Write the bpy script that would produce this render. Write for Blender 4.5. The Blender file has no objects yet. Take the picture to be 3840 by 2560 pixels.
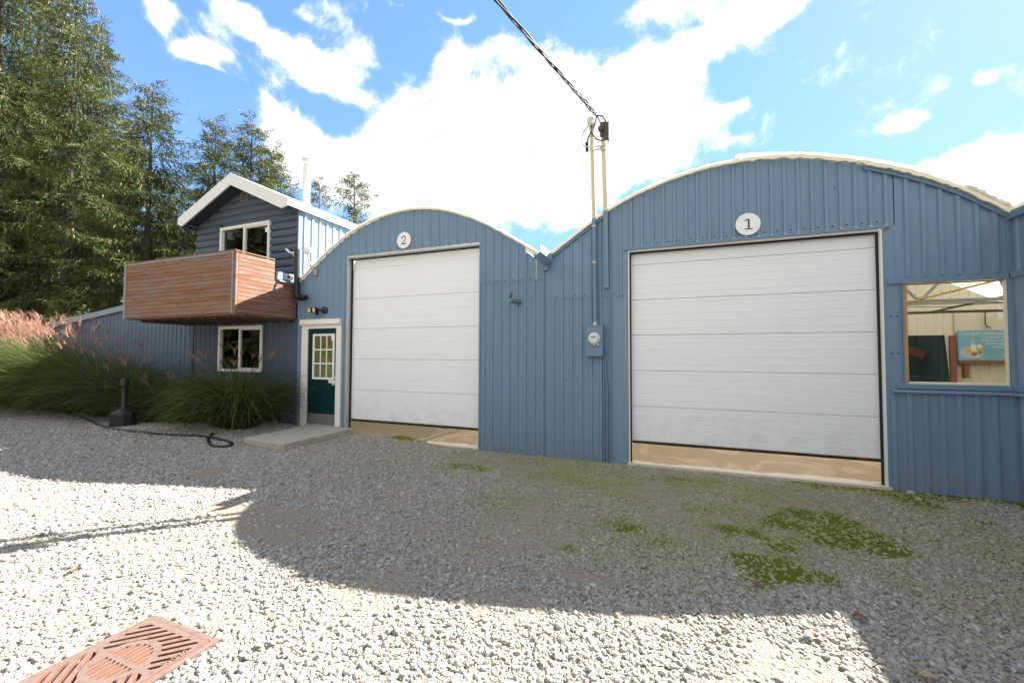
import bpy, math, random
import numpy as np
from mathutils import Vector, Matrix
R = math.radians
sc = bpy.context.scene
col = sc.collection
random.seed(7)
rng = np.random.default_rng(11)

# ------------------------------------------------------------------ camera
F, CZ, CD, YAW, PIT, ROL = 1559.667, 1.27784, 6.54569, 0.378247, 0.0346994, 0.0041175
cyw, syw = math.cos(YAW), math.sin(YAW)
FW = Vector((-syw*math.cos(PIT), cyw*math.cos(PIT), math.sin(PIT)))
RT = Vector((cyw, syw, 0)); UPV = RT.cross(FW)
R2 = RT*math.cos(ROL) + UPV*math.sin(ROL)
U2 = -RT*math.sin(ROL) + UPV*math.cos(ROL)
cam_d = bpy.data.cameras.new("camera")
cam = bpy.data.objects.new("camera", cam_d); col.objects.link(cam)
m = Matrix((R2, U2, -FW)).transposed().to_4x4()
m.translation = Vector((0, -CD, CZ))
cam.matrix_world = m
cam_d.sensor_width = 36; cam_d.lens = F/3840*36
cam_d.clip_start = 0.05; cam_d.clip_end = 3000
sc.camera = cam

# ------------------------------------------------------------------ sun, sky, exposure
SKX, SKY_ = -0.775, -0.94            # shadow offset per metre of height
sun_dir = Vector((-SKX, -SKY_, 1)).normalized()
sd = bpy.data.lights.new("sun", 'SUN'); so = bpy.data.objects.new("sun", sd); col.objects.link(so)
sd.energy = 3.7; sd.angle = R(0.5); sd.color = (1.0, 0.955, 0.88)
so.rotation_euler = (-sun_dir).to_track_quat('-Z', 'Y').to_euler()
SUN_EL = math.asin(sun_dir.z); SUN_AZ = math.atan2(sun_dir.x, sun_dir.y)
sc.view_settings.view_transform = 'Standard'; sc.view_settings.look = 'None'
sc.view_settings.exposure = 2.72; sc.view_settings.gamma = 1.0
sc.view_settings.use_curve_mapping = False

w = bpy.data.worlds.new("World"); sc.world = w; w.use_nodes = True
nt = w.node_tree; nt.nodes.clear()
def N(nt, t, **kw):
    n = nt.nodes.new(t)
    for k, v in kw.items(): setattr(n, k, v)
    return n
def vin(nt, sock, v):
    if isinstance(v, bpy.types.NodeSocket): nt.links.new(v, sock)
    elif v is not None: sock.default_value = v
def MA(nt, op, a, b=None, c=None, clamp=False):
    n = N(nt, 'ShaderNodeMath', operation=op, use_clamp=clamp)
    vin(nt, n.inputs[0], a)
    if b is not None: vin(nt, n.inputs[1], b)
    if c is not None: vin(nt, n.inputs[2], c)
    return n.outputs[0]
def VM(nt, op, a, b=None):
    n = N(nt, 'ShaderNodeVectorMath', operation=op)
    vin(nt, n.inputs[0], a)
    if b is not None: vin(nt, n.inputs[1], b)
    return n.outputs['Value'] if op in ('DOT_PRODUCT', 'LENGTH') else n.outputs[0]
def NOISE(nt, vec, scale, detail=4, rough=.55, out=0, dist=0):
    n = N(nt, 'ShaderNodeTexNoise'); vin(nt, n.inputs['Vector'], vec)
    n.inputs['Scale'].default_value = scale; n.inputs['Detail'].default_value = detail
    n.inputs['Roughness'].default_value = rough; n.inputs['Distortion'].default_value = dist
    return n.outputs[out]
def MAPR(nt, v, a, b, c=0., d=1., smooth=True):
    n = N(nt, 'ShaderNodeMapRange'); n.interpolation_type = 'SMOOTHSTEP' if smooth else 'LINEAR'
    vin(nt, n.inputs['Value'], v)
    for i, x in zip((1, 2, 3, 4), (a, b, c, d)): vin(nt, n.inputs[i], x)
    return n.outputs[0]
def MIX(nt, f, a, b, mode='MIX'):
    n = N(nt, 'ShaderNodeMix', data_type='RGBA', blend_type=mode)
    vin(nt, n.inputs[0], f)
    for s, v in ((n.inputs[6], a), (n.inputs[7], b)):
        if isinstance(v, (tuple, list)): s.default_value = (*v[:3], 1)
        else: vin(nt, s, v)
    return n.outputs[2]

SKY_STRENGTH = 0.085
sky = N(nt, 'ShaderNodeTexSky', sky_type='NISHITA', sun_disc=False)
sky.sun_elevation = SUN_EL; sky.sun_rotation = SUN_AZ
sky.air_density = 1.0; sky.dust_density = 0.2; sky.ozone_density = 4.0; sky.altitude = 250
tc = N(nt, 'ShaderNodeTexCoord')
dirv = VM(nt, 'NORMALIZE', tc.outputs['Generated'])
wn = NOISE(nt, dirv, 5.0, 3, .5, out=1)
warp = VM(nt, 'SUBTRACT', wn, (0.5, 0.5, 0.5))
sc_ = N(nt, 'ShaderNodeVectorMath', operation='SCALE'); nt.links.new(warp, sc_.inputs[0]); sc_.inputs['Scale'].default_value = .15
dw = VM(nt, 'ADD', dirv, sc_.outputs[0])
# cloud masses, each: direction (azimuth from +y towards +x, elevation), half-sizes, all in degrees, weight
CLOUDS = [
    # unseen cloud banks added behind and above the viewpoint to whiten the facade light
    (178, 42, 62, 34, 0, 1.9), (120, 36, 30, 24, 20, 1.5), (-128, 38, 34, 24, -15, 1.5), (95, 62, 22, 16, 0, 1.1), (-150, 66, 24, 14, 0, 1.1), (-95, 40, 16, 14, 0, 1.0), (150, 12, 30, 6, 0, 1.0), (-165, 14, 34, 6, 0, 1.0),
    # cloud masses in view
    (-41.0, 23.0, 8.0, 4.5, 0, 1.0), (-33.0, 21.5, 10.0, 5.0, 0, 1.1), (-25.0, 20.5, 10.0, 5.0, 0, 1.1), (-16.5, 19.5, 7.0, 4.0, 0, .9),
    (-62.3, 30.8, 1.5, 1.7, 20, 1),
    (-63.0, 32.1, 1.0, 0.7, 0, 0.9),
    (-59.0, 28.9, 2.2, 1.3, 25, 1),
    (-56.9, 30.3, 1.1, 0.7, 0, 0.7),
    (-57.6, 28.0, 1.1, 0.5, 0, 0.5),
    (-56.6, 35.0, 2.9, 1.6, -25, 1.1),
    (-52.7, 34.3, 4.1, 1.8, -28, 1.1),
    (-47.6, 33.8, 4.3, 2.0, -25, 1.1),
    (-43.8, 34.3, 2.7, 2.1, 0, 1.0),
    (-44.3, 32.1, 2.7, 1.1, 0, 0.8),
    (-49.0, 37.6, 2.4, 0.6, 0, 0.45),
    (-36.7, 40.1, 2.0, 0.6, 0, 0.5),
    (-29.9, 40.9, 2.8, 0.5, 0, 0.5),
    (-30.7, 35.2, 3.2, 2.3, 0, 1),
    (-24.7, 37.3, 4.9, 2.5, 0, 1.1),
    (-28.9, 31.4, 7.7, 3.6, 0, 1.15),
    (-37.1, 29.3, 4.5, 2.2, 0, 1.0),
    (-45.2, 26.3, 5.2, 2.1, 0, 1.0),
    (-51.8, 26.6, 1.4, 1.6, -30, 0.8),
    (-49.1, 23.2, 4.1, 2.3, 0, 0.9),
    (-14.9, 34.5, 5.5, 3.8, 0, 1.1),
    (-14.3, 28.7, 11.6, 5.2, 0, 1.2),
    (-27.6, 25.3, 13.0, 3.5, 0, 1.15),
    (-6.6, 28.5, 9.6, 5.3, 0, 1.2),
    (0.0, 31.2, 6.0, 3.8, 0, 1.15),
    (3.7, 35.5, 7.4, 2.8, 15, 1.15),
    (-2.6, 38.6, 4.0, 1.6, 0, 1),
    (11.7, 35.2, 3.2, 1.5, 20, 1),
    (-40.9, 23.1, 6.6, 2.7, 0, 1.0),
    (-36.9, 20.8, 5.3, 1.7, 0, 0.9),
    (-12.5, 22.6, 6.6, 2.6, 0, 1.05),
    (-0.1, 24.9, 6.8, 2.6, 0, 1.05),
    (6.0, 27.4, 3.5, 2.0, 0, 0.85),
    (9.1, 27.8, 1.5, 1.0, 0, 0.6),
    (8.8, 24.6, 2.3, 0.7, 0, 0.6),
    (-21.5, 19.6, 3.1, 1.0, 0, 0.5),
    (-13.1, 18.1, 5.1, 1.1, 0, 0.7),
    (21.7, 22.4, 2.4, 1.1, 15, 1.05),
    (20.2, 22.0, 1.3, 0.7, 0, 0.65),
    (28.5, 23.5, 0.9, 0.9, 0, 0.9),
    (27.4, 18.0, 3.2, 1.6, 25, 1.1),
    (29.3, 15.7, 3.9, 3.0, 0, 1.2),
    (24.6, 17.2, 3.5, 1.4, 15, 1),
    (29.4, 20.2, 1.0, 0.6, 0, 0.6),
]
acc = None
for az, el, ha, he, tilt, wt in CLOUDS:
    a, e = R(az), R(el)
    e1 = Vector((math.cos(a), -math.sin(a), 0))
    e2 = Vector((-math.sin(a)*math.sin(e), -math.cos(a)*math.sin(e), math.cos(e)))
    t = R(tilt)
    f1 = (e1*math.cos(t) + e2*math.sin(t))/math.sin(R(ha)); f2 = (-e1*math.sin(t) + e2*math.cos(t))/math.sin(R(he))
    q1 = VM(nt, 'DOT_PRODUCT', dw, tuple(f1)); q2 = VM(nt, 'DOT_PRODUCT', dw, tuple(f2))
    q = MA(nt, 'MULTIPLY_ADD', q1, q1, MA(nt, 'MULTIPLY', q2, q2))
    g = MA(nt, 'POWER', math.exp(-1.5), q)
    acc = MA(nt, 'MULTIPLY', g, wt) if acc is None else MA(nt, 'MULTIPLY_ADD', g, wt, acc)
fb = NOISE(nt, dirv, 9.0, 13, .66, dist=.3)
fld = MA(nt, 'ADD', acc, MA(nt, 'MULTIPLY', MA(nt, 'SUBTRACT', fb, .5), 3.2))
dens = MA(nt, 'POWER', MAPR(nt, fld, .22, 1.0), 1.25)
thick = MAPR(nt, fld, .55, 1.6)
gn = NOISE(nt, dirv, 2.3, 5, .55)
grey = MA(nt, 'MULTIPLY', thick, MAPR(nt, gn, .30, .72))
CW = 2.75
ccol = MIX(nt, grey, (CW, CW, CW*1.0), (CW*.60, CW*.608, CW*.632))
sat = N(nt, 'ShaderNodeHueSaturation'); sat.inputs['Saturation'].default_value = 1.06; sat.inputs['Value'].default_value = .68
nt.links.new(sky.outputs[0], sat.inputs['Color'])
slum = VM(nt, 'DOT_PRODUCT', sat.outputs[0], (.21, .72, .07))
sgain = MA(nt, 'DIVIDE', 1.55, MA(nt, 'MULTIPLY_ADD', slum, .6, 1.0))     # film-like shoulder so the glare by the sun keeps its blue
sscl = N(nt, 'ShaderNodeVectorMath', operation='SCALE'); nt.links.new(sat.outputs[0], sscl.inputs[0]); nt.links.new(sgain, sscl.inputs['Scale'])
skyc = MIX(nt, dens, sscl.outputs[0], ccol)
bg = N(nt, 'ShaderNodeBackground'); bg.inputs['Strength'].default_value = SKY_STRENGTH
nt.links.new(skyc, bg.inputs[0])
wo = N(nt, 'ShaderNodeOutputWorld'); nt.links.new(bg.outputs[0], wo.inputs[0])

# ------------------------------------------------------------------ helpers: meshes, parts, materials
class MB:
    def __init__(s): s.v = []; s.f = []; s.m = []; s.a = []; s.mi = 0; s.av = 0.0
    def add(s, vs, fs):
        o = len(s.v); s.v += [tuple(p) for p in vs]
        for f in fs: s.f.append(tuple(i+o for i in f)); s.m.append(s.mi); s.a.append(s.av)
    def box(s, x0, x1, y0, y1, z0, z1):
        s.add([(x0,y0,z0),(x1,y0,z0),(x1,y1,z0),(x0,y1,z0),(x0,y0,z1),(x1,y0,z1),(x1,y1,z1),(x0,y1,z1)],
              [(0,3,2,1),(4,5,6,7),(0,1,5,4),(1,2,6,5),(2,3,7,6),(3,0,4,7)])
        return s
    def hexa(s, p):   # 8 points, bottom ring then top ring
        s.add(p, [(0,3,2,1),(4,5,6,7),(0,1,5,4),(1,2,6,5),(2,3,7,6),(3,0,4,7)]); return s
    def bar(s, a, b, wx, wz, up=(0,0,1)):
        a, b = Vector(a), Vector(b); d = (b-a).normalized()
        sd_ = d.cross(Vector(up)).normalized(); u = sd_.cross(d)
        o = [(-1,-1),(1,-1),(1,1),(-1,1)]
        s.hexa([a+sd_*(i*wx/2)+u*(j*wz/2) for i, j in o] + [b+sd_*(i*wx/2)+u*(j*wz/2) for i, j in o]); return s
    def tube(s, pts, r, n=10, caps=True):
        pts = [Vector(p) for p in pts]; k = len(pts)
        rr = r if isinstance(r, (list, tuple)) else [r]*k
        up = None; o = len(s.v); vs = []
        for i in range(k):
            d = (pts[min(i+1, k-1)]-pts[max(i-1, 0)]).normalized()
            if up is None:
                up = d.orthogonal().normalized()
            up = (up - d*up.dot(d)).normalized(); sd_ = d.cross(up)
            for j in range(n):
                t = 2*math.pi*j/n
                vs.append(pts[i]+(up*math.cos(t)+sd_*math.sin(t))*rr[i])
        fs = [(i*n+j, i*n+(j+1)%n, (i+1)*n+(j+1)%n, (i+1)*n+j) for i in range(k-1) for j in range(n)]
        if caps: fs += [tuple(range(n-1, -1, -1)), tuple((k-1)*n+j for j in range(n))]
        s.add(vs, fs); return s
    def lathe(s, c, prof, axis=(0,0,1), n=24, caps=True):
        ax = Vector(axis).normalized(); c = Vector(c)
        e1 = ax.orthogonal().normalized(); e2 = ax.cross(e1); vs = []
        for r, h in prof:
            for j in range(n):
                t = 2*math.pi*j/n; vs.append(c+ax*h+(e1*math.cos(t)+e2*math.sin(t))*r)
        k = len(prof)
        fs = [(i*n+j, i*n+(j+1)%n, (i+1)*n+(j+1)%n, (i+1)*n+j) for i in range(k-1) for j in range(n)]
        if caps: fs += [tuple(range(n-1, -1, -1)), tuple((k-1)*n+j for j in range(n))]
        s.add(vs, fs); return s
    def sphere(s, c, r, n=16, sx=1, sy=1, sz=1):
        vs = [(c[0], c[1], c[2]-r*sz)]; h = n//2
        for i in range(1, h):
            t = -math.pi/2+math.pi*i/h
            for j in range(n):
                p = 2*math.pi*j/n
                vs.append((c[0]+r*sx*math.cos(t)*math.cos(p), c[1]+r*sy*math.cos(t)*math.sin(p), c[2]+r*sz*math.sin(t)))
        vs.append((c[0], c[1], c[2]+r*sz)); L = len(vs)-1
        fs = [(0, 1+(j+1)%n, 1+j) for j in range(n)]
        for i in range(h-2):
            for j in range(n):
                a = 1+i*n
                fs.append((a+j, a+(j+1)%n, a+n+(j+1)%n, a+n+j))
        a = 1+(h-2)*n
        fs += [(a+j, a+(j+1)%n, L) for j in range(n)]
        s.add(vs, fs); return s
    def prism(s, poly, d0, d1, axis='y'):   # poly of (u,v): extrude along axis
        n = len(poly)
        P = (lambda u, v, d: (u, d, v)) if axis == 'y' else ((lambda u, v, d: (d, u, v)) if axis == 'x' else (lambda u, v, d: (u, v, d)))
        s.add([P(u, v, d0) for u, v in poly]+[P(u, v, d1) for u, v in poly],
              [tuple(range(n)), tuple(range(2*n-1, n-1, -1))]+[(i, i+n, (i+1)%n+n, (i+1)%n) for i in range(n)])
        return s

def mesh_from(name, mb, mats, loc):
    me = bpy.data.meshes.new(name)
    lx, ly, lz = loc
    me.from_pydata([(x-lx, y-ly, z-lz) for x, y, z in mb.v], [], mb.f)
    for mt in (mats if isinstance(mats, (list, tuple)) else [mats]): me.materials.append(mt)
    if any(mb.m): me.polygons.foreach_set('material_index', mb.m)
    if any(mb.a):
        at = me.attributes.new('tone', 'FLOAT', 'FACE'); at.data.foreach_set('value', mb.a)
    me.update(); return me
def finish(o, smooth, bevel):
    if smooth:
        me = o.data; me.polygons.foreach_set('use_smooth', [True]*len(me.polygons))
        if smooth != 'all':
            md = o.modifiers.new('edge', 'EDGE_SPLIT'); md.split_angle = R(smooth if smooth is not True else 35)
    if bevel:
        b = o.modifiers.new('bevel', 'BEVEL'); b.width = bevel; b.segments = 2; b.limit_method = 'ANGLE'; b.angle_limit = R(40)
def tag(o, label, cat, group=None, kind=None):
    if label: o['label'] = label
    if cat: o['category'] = cat
    if group: o['group'] = group
    if kind: o['kind'] = kind
    return o
def thing(name, label, cat, loc, group=None):
    o = bpy.data.objects.new(name, None); o.empty_display_size = .2
    col.objects.link(o); o.location = loc
    o['wl'] = 0; del o['wl']
    ROOT[o] = Vector(loc)
    return tag(o, label, cat, group)
ROOT = {}
def part(name, mb, mats, parent, label=None, smooth=False, bevel=0, kind=None):
    loc = ROOT[parent]
    o = bpy.data.objects.new(name, mesh_from(name, mb, mats, loc)); col.objects.link(o)
    o.parent = parent; ROOT[o] = loc
    if label: o['label'] = label
    if kind: o['kind'] = kind
    finish(o, smooth, bevel); return o
def single(name, mb, mats, label, cat, loc, group=None, smooth=False, bevel=0, kind=None):
    o = bpy.data.objects.new(name, mesh_from(name, mb, mats, loc)); col.objects.link(o)
    o.location = loc; ROOT[o] = Vector(loc); finish(o, smooth, bevel)
    return tag(o, label, cat, group, kind)
def copy_tree(o, parent=None):
    c = o.copy(); col.objects.link(c)
    if parent: c.parent = parent
    for ch in list(o.children): copy_tree(ch, c)
    return c
def text_mb(body, size, origin, ex, ey, depth=.004, align='LEFT', spacing=1.0):
    """letters as real raised geometry: returns an MB placed with axes ex, ey"""
    cu = bpy.data.curves.new('t', 'FONT'); cu.body = body; cu.size = size; cu.align_x = align
    cu.space_character = spacing; cu.extrude = depth/2; cu.resolution_u = 3
    o = bpy.data.objects.new('t', cu); col.objects.link(o)
    bpy.context.view_layer.update()
    me = o.evaluated_get(bpy.context.evaluated_depsgraph_get()).to_mesh()
    ex, ey, og = Vector(ex), Vector(ey), Vector(origin); ez = ex.cross(ey)
    mb = MB(); mb.add([og+ex*v.co.x+ey*v.co.y+ez*(v.co.z+depth/2) for v in me.vertices], [tuple(p.vertices) for p in me.polygons])
    o.to_mesh_clear(); bpy.data.objects.remove(o); bpy.data.curves.remove(cu)
    return mb
def merge(a, b, mi=None):
    o = len(a.v); a.v += b.v
    for f, m_, t in zip(b.f, b.m, b.a): a.f.append(tuple(i+o for i in f)); a.m.append(m_ if mi is None else mi); a.a.append(t)
    return a

def newmat(name):
    mt = bpy.data.materials.new(name); mt.use_nodes = True
    nt = mt.node_tree; b = nt.nodes['Principled BSDF']
    return mt, nt, b
def bump(nt, b, h, strength=.3, dist=.01):
    n = N(nt, 'ShaderNodeBump'); n.inputs['Strength'].default_value = strength; n.inputs['Distance'].default_value = dist
    nt.links.new(h, n.inputs['Height']); nt.links.new(n.outputs[0], b.inputs['Normal'])
def gpos(nt): return N(nt, 'ShaderNodeNewGeometry').outputs['Position']
def stretch(nt, v, s):
    n = N(nt, 'ShaderNodeMapping'); nt.links.new(v, n.inputs['Vector']); n.inputs['Scale'].default_value = s
    return n.outputs[0]
def M(name, c, rough=.6, var=.12, scale=3., metal=0., spec=.4, bmp=0., bscale=60., c2=None, st=(1,1,1), cov=(.45,.65)):
    mt, nt, b = newmat(name)
    p = stretch(nt, gpos(nt), st)
    n1 = NOISE(nt, p, scale, 6, .6)
    lo = tuple(x*(1-var) for x in c); hi = tuple(min(1, x*(1+var)) for x in c)
    cc = MIX(nt, n1, lo, hi)
    if c2: cc = MIX(nt, MAPR(nt, NOISE(nt, p, scale*2.3, 8, .65), *cov), cc, c2)
    nt.links.new(cc, b.inputs['Base Color'])
    b.inputs['Metallic'].default_value = metal; b.inputs['Specular IOR Level'].default_value = spec
    nt.links.new(MAPR(nt, n1, .3, .7, max(0.02, rough-.08), min(1, rough+.08), False), b.inputs['Roughness'])
    if bmp: bump(nt, b, NOISE(nt, p, bscale, 4, .6), bmp, .004)
    return mt

# blue painted sheet metal: slight vertical weathering streaks, chalky patches
def blue_metal(name, base, streak=.16):
    mt, nt, b = newmat(name)
    g = gpos(nt)
    s1 = NOISE(nt, stretch(nt, g, (22, 22, .5)), 1.0, 4, .6)
    s2 = NOISE(nt, g, 1.3, 4, .55)
    s3 = NOISE(nt, stretch(nt, g, (3, 3, 1.6)), 2.0, 7, .65)
    c = MIX(nt, s1, tuple(x*(1-streak) for x in base), tuple(x*(1+streak) for x in base))
    c = MIX(nt, MAPR(nt, s2, .4, .7, 0, .35), c, tuple(x*.9+.025 for x in base))
    c = MIX(nt, MAPR(nt, s3, .60, .75, 0, .4), c, (.16, .17, .15))
    bz = N(nt, 'ShaderNodeSeparateXYZ'); nt.links.new(g, bz.inputs[0])
    mud = MA(nt, 'MULTIPLY', MAPR(nt, bz.outputs[2], -.33, .08, 1, 0), MAPR(nt, NOISE(nt, stretch(nt, g, (1.6, 1.6, .8)), 5, 7, .7), .38, .66))
    c = MIX(nt, MA(nt, 'MULTIPLY', mud, .55), c, (.21, .195, .155))      # mud splashed up from the yard
    rst = MA(nt, 'MULTIPLY', MAPR(nt, NOISE(nt, stretch(nt, g, (9, 9, 1.1)), 1.6, 6, .7), .66, .74), .5)
    c = MIX(nt, rst, c, (.20, .17, .12))
    ch = NOISE(nt, g, 38, 3, .5)
    c = MIX(nt, MAPR(nt, ch, .775, .79, 0, .75), c, (.05, .04, .035))
    nt.links.new(c, b.inputs['Base Color'])
    b.inputs['Specular IOR Level'].default_value = .35
    nt.links.new(MAPR(nt, s1, .3, .7, .42, .6, False), b.inputs['Roughness'])
    bump(nt, b, NOISE(nt, stretch(nt, g, (1, 1, .35)), 2.2, 2, .5), .25, .03)
    return mt
m_blue = blue_metal('blue_sheet_metal', (.158, .246, .345))
m_blue_low = blue_metal('blue_sheet_metal_lower', (.135, .220, .318))
m_bluetrim = blue_metal('blue_trim', (.14, .225, .315), .08)
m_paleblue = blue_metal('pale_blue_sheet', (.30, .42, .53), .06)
m_greyblue = blue_metal('grey_blue_sheet', (.098, .145, .205), .1)
m_lowwall = blue_metal('balcony_shade_blue_sheet', (.06, .085, .12), .1)  # dark blue, deepened further: shade under the balcony put into the colour
m_white = M('white_paint', (.78, .78, .77), .45, .04, 2.5, c2=(.62, .6, .54), cov=(.62, .8))
m_wood_white = M('white_weathered_frame', (.74, .73, .69), .6, .06, 5, c2=(.55, .52, .45), cov=(.6, .75))
m_black = M('black_rubber', (.012, .012, .013), .7, .2)
m_blackplastic = M('black_plastic', (.016, .016, .018), .42, .15, 8)
m_galv = M('galvanised_steel', (.55, .55, .53), .42, .15, 6, metal=.55, c2=(.4, .38, .34), st=(4, 4, .6))
m_alu = M('aluminium_trim', (.62, .61, .57), .35, .08, 4, metal=.6)
m_conc = M('grey_concrete', (.37, .348, .30), .9, .14, 6, bmp=.5, bscale=90, c2=(.26, .25, .2), cov=(.5, .7))
m_film = None
m_log = M('dark_blue_logs', (.062, .087, .122), .62, .16, 3, c2=(.088, .108, .14), st=(.6, 3, 7), cov=(.5, .75), bmp=.3, bscale=30)
m_soffit = M('dark_soffit', (.05, .07, .10), .7, .1)
m_teal = M('teal_door_paint', (.002, .024, .030), .5, .08, 4, spec=.2)
m_steelplate = M('kick_plate', (.20, .195, .185), .5, .06, 10, metal=.4, st=(8, 8, 1))
m_cream = M('cream_timber', (.68, .62, .48), .65, .1, 6, st=(4, 4, .5))
m_tanwood = M('tan_timber', (.45, .27, .16), .65, .15, 6, st=(6, 6, .5))
m_brownwood = M('brown_timber', (.22, .075, .04), .65, .2, 6)
m_creamwall = M('cream_ribbed_wall', (.66, .61, .50), .6, .06, 3)
m_dkpipe = M('dark_pipe', (.06, .055, .05), .5)
m_yellow = M('yellow_pipe', (.55, .38, .06), .5)
m_greysteel = M('grey_steel', (.33, .33, .32), .5, .1, metal=.3)
m_ivory = M('ivory_conduit', (.60, .52, .35), .5, .1, 3, st=(3, 3, .5), c2=(.45, .38, .24), cov=(.55, .75))
m_cable = M('black_cable', (.03, .03, .03), .65, spec=.2)
m_cablegrey = M('grey_cable', (.07, .07, .07), .6)
m_olive = M('olive_clamp', (.06, .06, .035), .6)
m_sign = M('sign_white', (.78, .78, .77), .5, .02)
m_ink = M('ink', (.03, .03, .032), .6)
m_screw = M('screw_heads', (.055, .075, .1), .5, .1, metal=.3)
m_lens = M('lamp_lens', (.75, .68, .4), .2, .1)
m_dkglass = M('dark_lens', (.01, .01, .012), .1, .1)
m_red = M('red_label', (.5, .03, .05), .5)
m_shingle = M('white_roof_sheet', (.7, .7, .69), .55, .06, 4)
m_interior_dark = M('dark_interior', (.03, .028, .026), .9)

def film_mat():
    mt, nt, b = newmat('white_plastic_film')
    g = gpos(nt)
    n = NOISE(nt, stretch(nt, g, (2, .4, 2)), 3, 6, .6)
    c = MIX(nt, n, (.70, .68, .60), (.86, .86, .83))
    d = N(nt, 'ShaderNodeBsdfDiffuse'); t = N(nt, 'ShaderNodeBsdfTranslucent')
    nt.links.new(c, d.inputs[0]); nt.links.new(c, t.inputs[0])
    mx = N(nt, 'ShaderNodeMixShader'); mx.inputs[0].default_value = .62
    nt.links.new(d.outputs[0], mx.inputs[1]); nt.links.new(t.outputs[0], mx.inputs[2])
    nt.links.new(mx.outputs[0], nt.nodes['Material Output'].inputs[0]); nt.nodes.remove(b)
    return mt
m_film = film_mat()
m_filmedge = M('film_edge', (.74, .68, .52), .6, .12, 7, c2=(.5, .42, .25), cov=(.6, .75))

def door_mat():
    mt, nt, b = newmat('white_door_panel')
    g = gpos(nt)
    grain = NOISE(nt, stretch(nt, g, (2.2, 1, 26)), 3, 5, .6)
    blot = NOISE(nt, g, 1.6, 6, .6)
    c = MIX(nt, grain, (.775, .79, .81), (.80, .81, .825))
    c = MIX(nt, MAPR(nt, blot, .55, .75, 0, .35), c, (.70, .70, .66))
    c = MIX(nt, MAPR(nt, NOISE(nt, g, 24, 4, .6), .74, .8, 0, .3), c, (.35, .33, .3))
    sz_ = N(nt, 'ShaderNodeSeparateXYZ'); nt.links.new(g, sz_.inputs[0])
    spl = MA(nt, 'MULTIPLY', MAPR(nt, sz_.outputs[2], .02, .75, 1, 0), MAPR(nt, NOISE(nt, stretch(nt, g, (1, 1, 1.5)), 4.5, 8, .7), .42, .68))
    c = MIX(nt, MA(nt, 'MULTIPLY', spl, .35), c, (.52, .51, .44))      # splashed dirt
    nt.links.new(c, b.inputs['Base Color']); b.inputs['Specular IOR Level'].default_value = .45
    nt.links.new(MAPR(nt, blot, .3, .7, .34, .5, False), b.inputs['Roughness'])
    bump(nt, b, grain, .18, .003)
    return mt
m_door = door_mat()

def cedar_mat():
    mt, nt, b = newmat('weathered_cedar')
    g = gpos(nt)
    at = N(nt, 'ShaderNodeAttribute', attribute_name='tone')
    off = VM(nt, 'ADD', g, VM(nt, 'MULTIPLY', N(nt, 'ShaderNodeCombineXYZ').outputs[0], (0, 0, 0)))
    cx = N(nt, 'ShaderNodeCombineXYZ'); nt.links.new(MA(nt, 'MULTIPLY', at.outputs['Fac'], 37.), cx.inputs[0])
    off = VM(nt, 'ADD', g, cx.outputs[0])
    gr = NOISE(nt, stretch(nt, off, (1.2, 1.2, 14)), 2.6, 8, .62)
    wz = NOISE(nt, stretch(nt, off, (1.1, 1.1, 5)), 1.7, 4, .55)
    base = MIX(nt, at.outputs['Fac'], (.205, .085, .042), (.235, .130, .078))
    c = MIX(nt, MAPR(nt, gr, .42, .72, 0, .75), base, (.13, .065, .042))
    c = MIX(nt, MAPR(nt, wz, .44, .66, 0, .75), c, (.185, .16, .14))
    kn = N(nt, 'ShaderNodeTexVoronoi'); nt.links.new(stretch(nt, off, (1, 1, 2.2)), kn.inputs['Vector']); kn.inputs['Scale'].default_value = 4.2
    c = MIX(nt, MAPR(nt, kn.outputs['Distance'], .05, .085, .85, 0), c, (.05, .025, .018))
    nt.links.new(c, b.inputs['Base Color']); b.inputs['Roughness'].default_value = .75; b.inputs['Specular IOR Level'].default_value = .25
    bump(nt, b, gr, .35, .004)
    return mt
m_cedar = cedar_mat()

def glass_mat():
    mt, nt, b = newmat('window_glass')
    b.inputs['Base Color'].default_value = (.9, .93, .92, 1)
    b.inputs['Roughness'].default_value = .02; b.inputs['IOR'].default_value = 1.45
    tr = N(nt, 'ShaderNodeBsdfTransparent'); tr.inputs[0].default_value = (.93, .95, .94, 1)
    gl = N(nt, 'ShaderNodeBsdfGlossy'); gl.inputs['Roughness'].default_value = .02
    fr = N(nt, 'ShaderNodeFresnel'); fr.inputs[0].default_value = 1.5
    mx = N(nt, 'ShaderNodeMixShader'); nt.links.new(fr.outputs[0], mx.inputs[0])
    nt.links.new(tr.outputs[0], mx.inputs[1]); nt.links.new(gl.outputs[0], mx.inputs[2])
    nt.links.new(mx.outputs[0], nt.nodes['Material Output'].inputs[0]); nt.nodes.remove(b)
    return mt
m_glass = glass_mat()
m_clear = m_glass

# ------------------------------------------------------------------ ground
def sstep(a, b, x):
    t = np.clip((x-a)/(b-a), 0, 1); return t*t*(3-2*t)
def vnoise(x, y, s, seed):
    """smooth value noise in numpy"""
    r = np.random.default_rng(seed); G = r.random((256, 256))
    x = np.asarray(x)*s+71.3; y = np.asarray(y)*s+33.7
    xi = np.floor(x).astype(int); yi = np.floor(y).astype(int)
    fx = x-xi; fy = y-yi; fx = fx*fx*(3-2*fx); fy = fy*fy*(3-2*fy)
    a = G[xi % 256, yi % 256]; b = G[(xi+1) % 256, yi % 256]; c = G[xi % 256, (yi+1) % 256]; d = G[(xi+1) % 256, (yi+1) % 256]
    return (a*(1-fx)+b*fx)*(1-fy)+(c*(1-fx)+d*fx)*fy
def fbm(x, y, s, seed, o=4):
    t = 0; a = .5; n = 0
    for i in range(o):
        t = t+a*vnoise(x, y, s*2**i, seed+i); n += a; a *= .55
    return t/n
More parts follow.
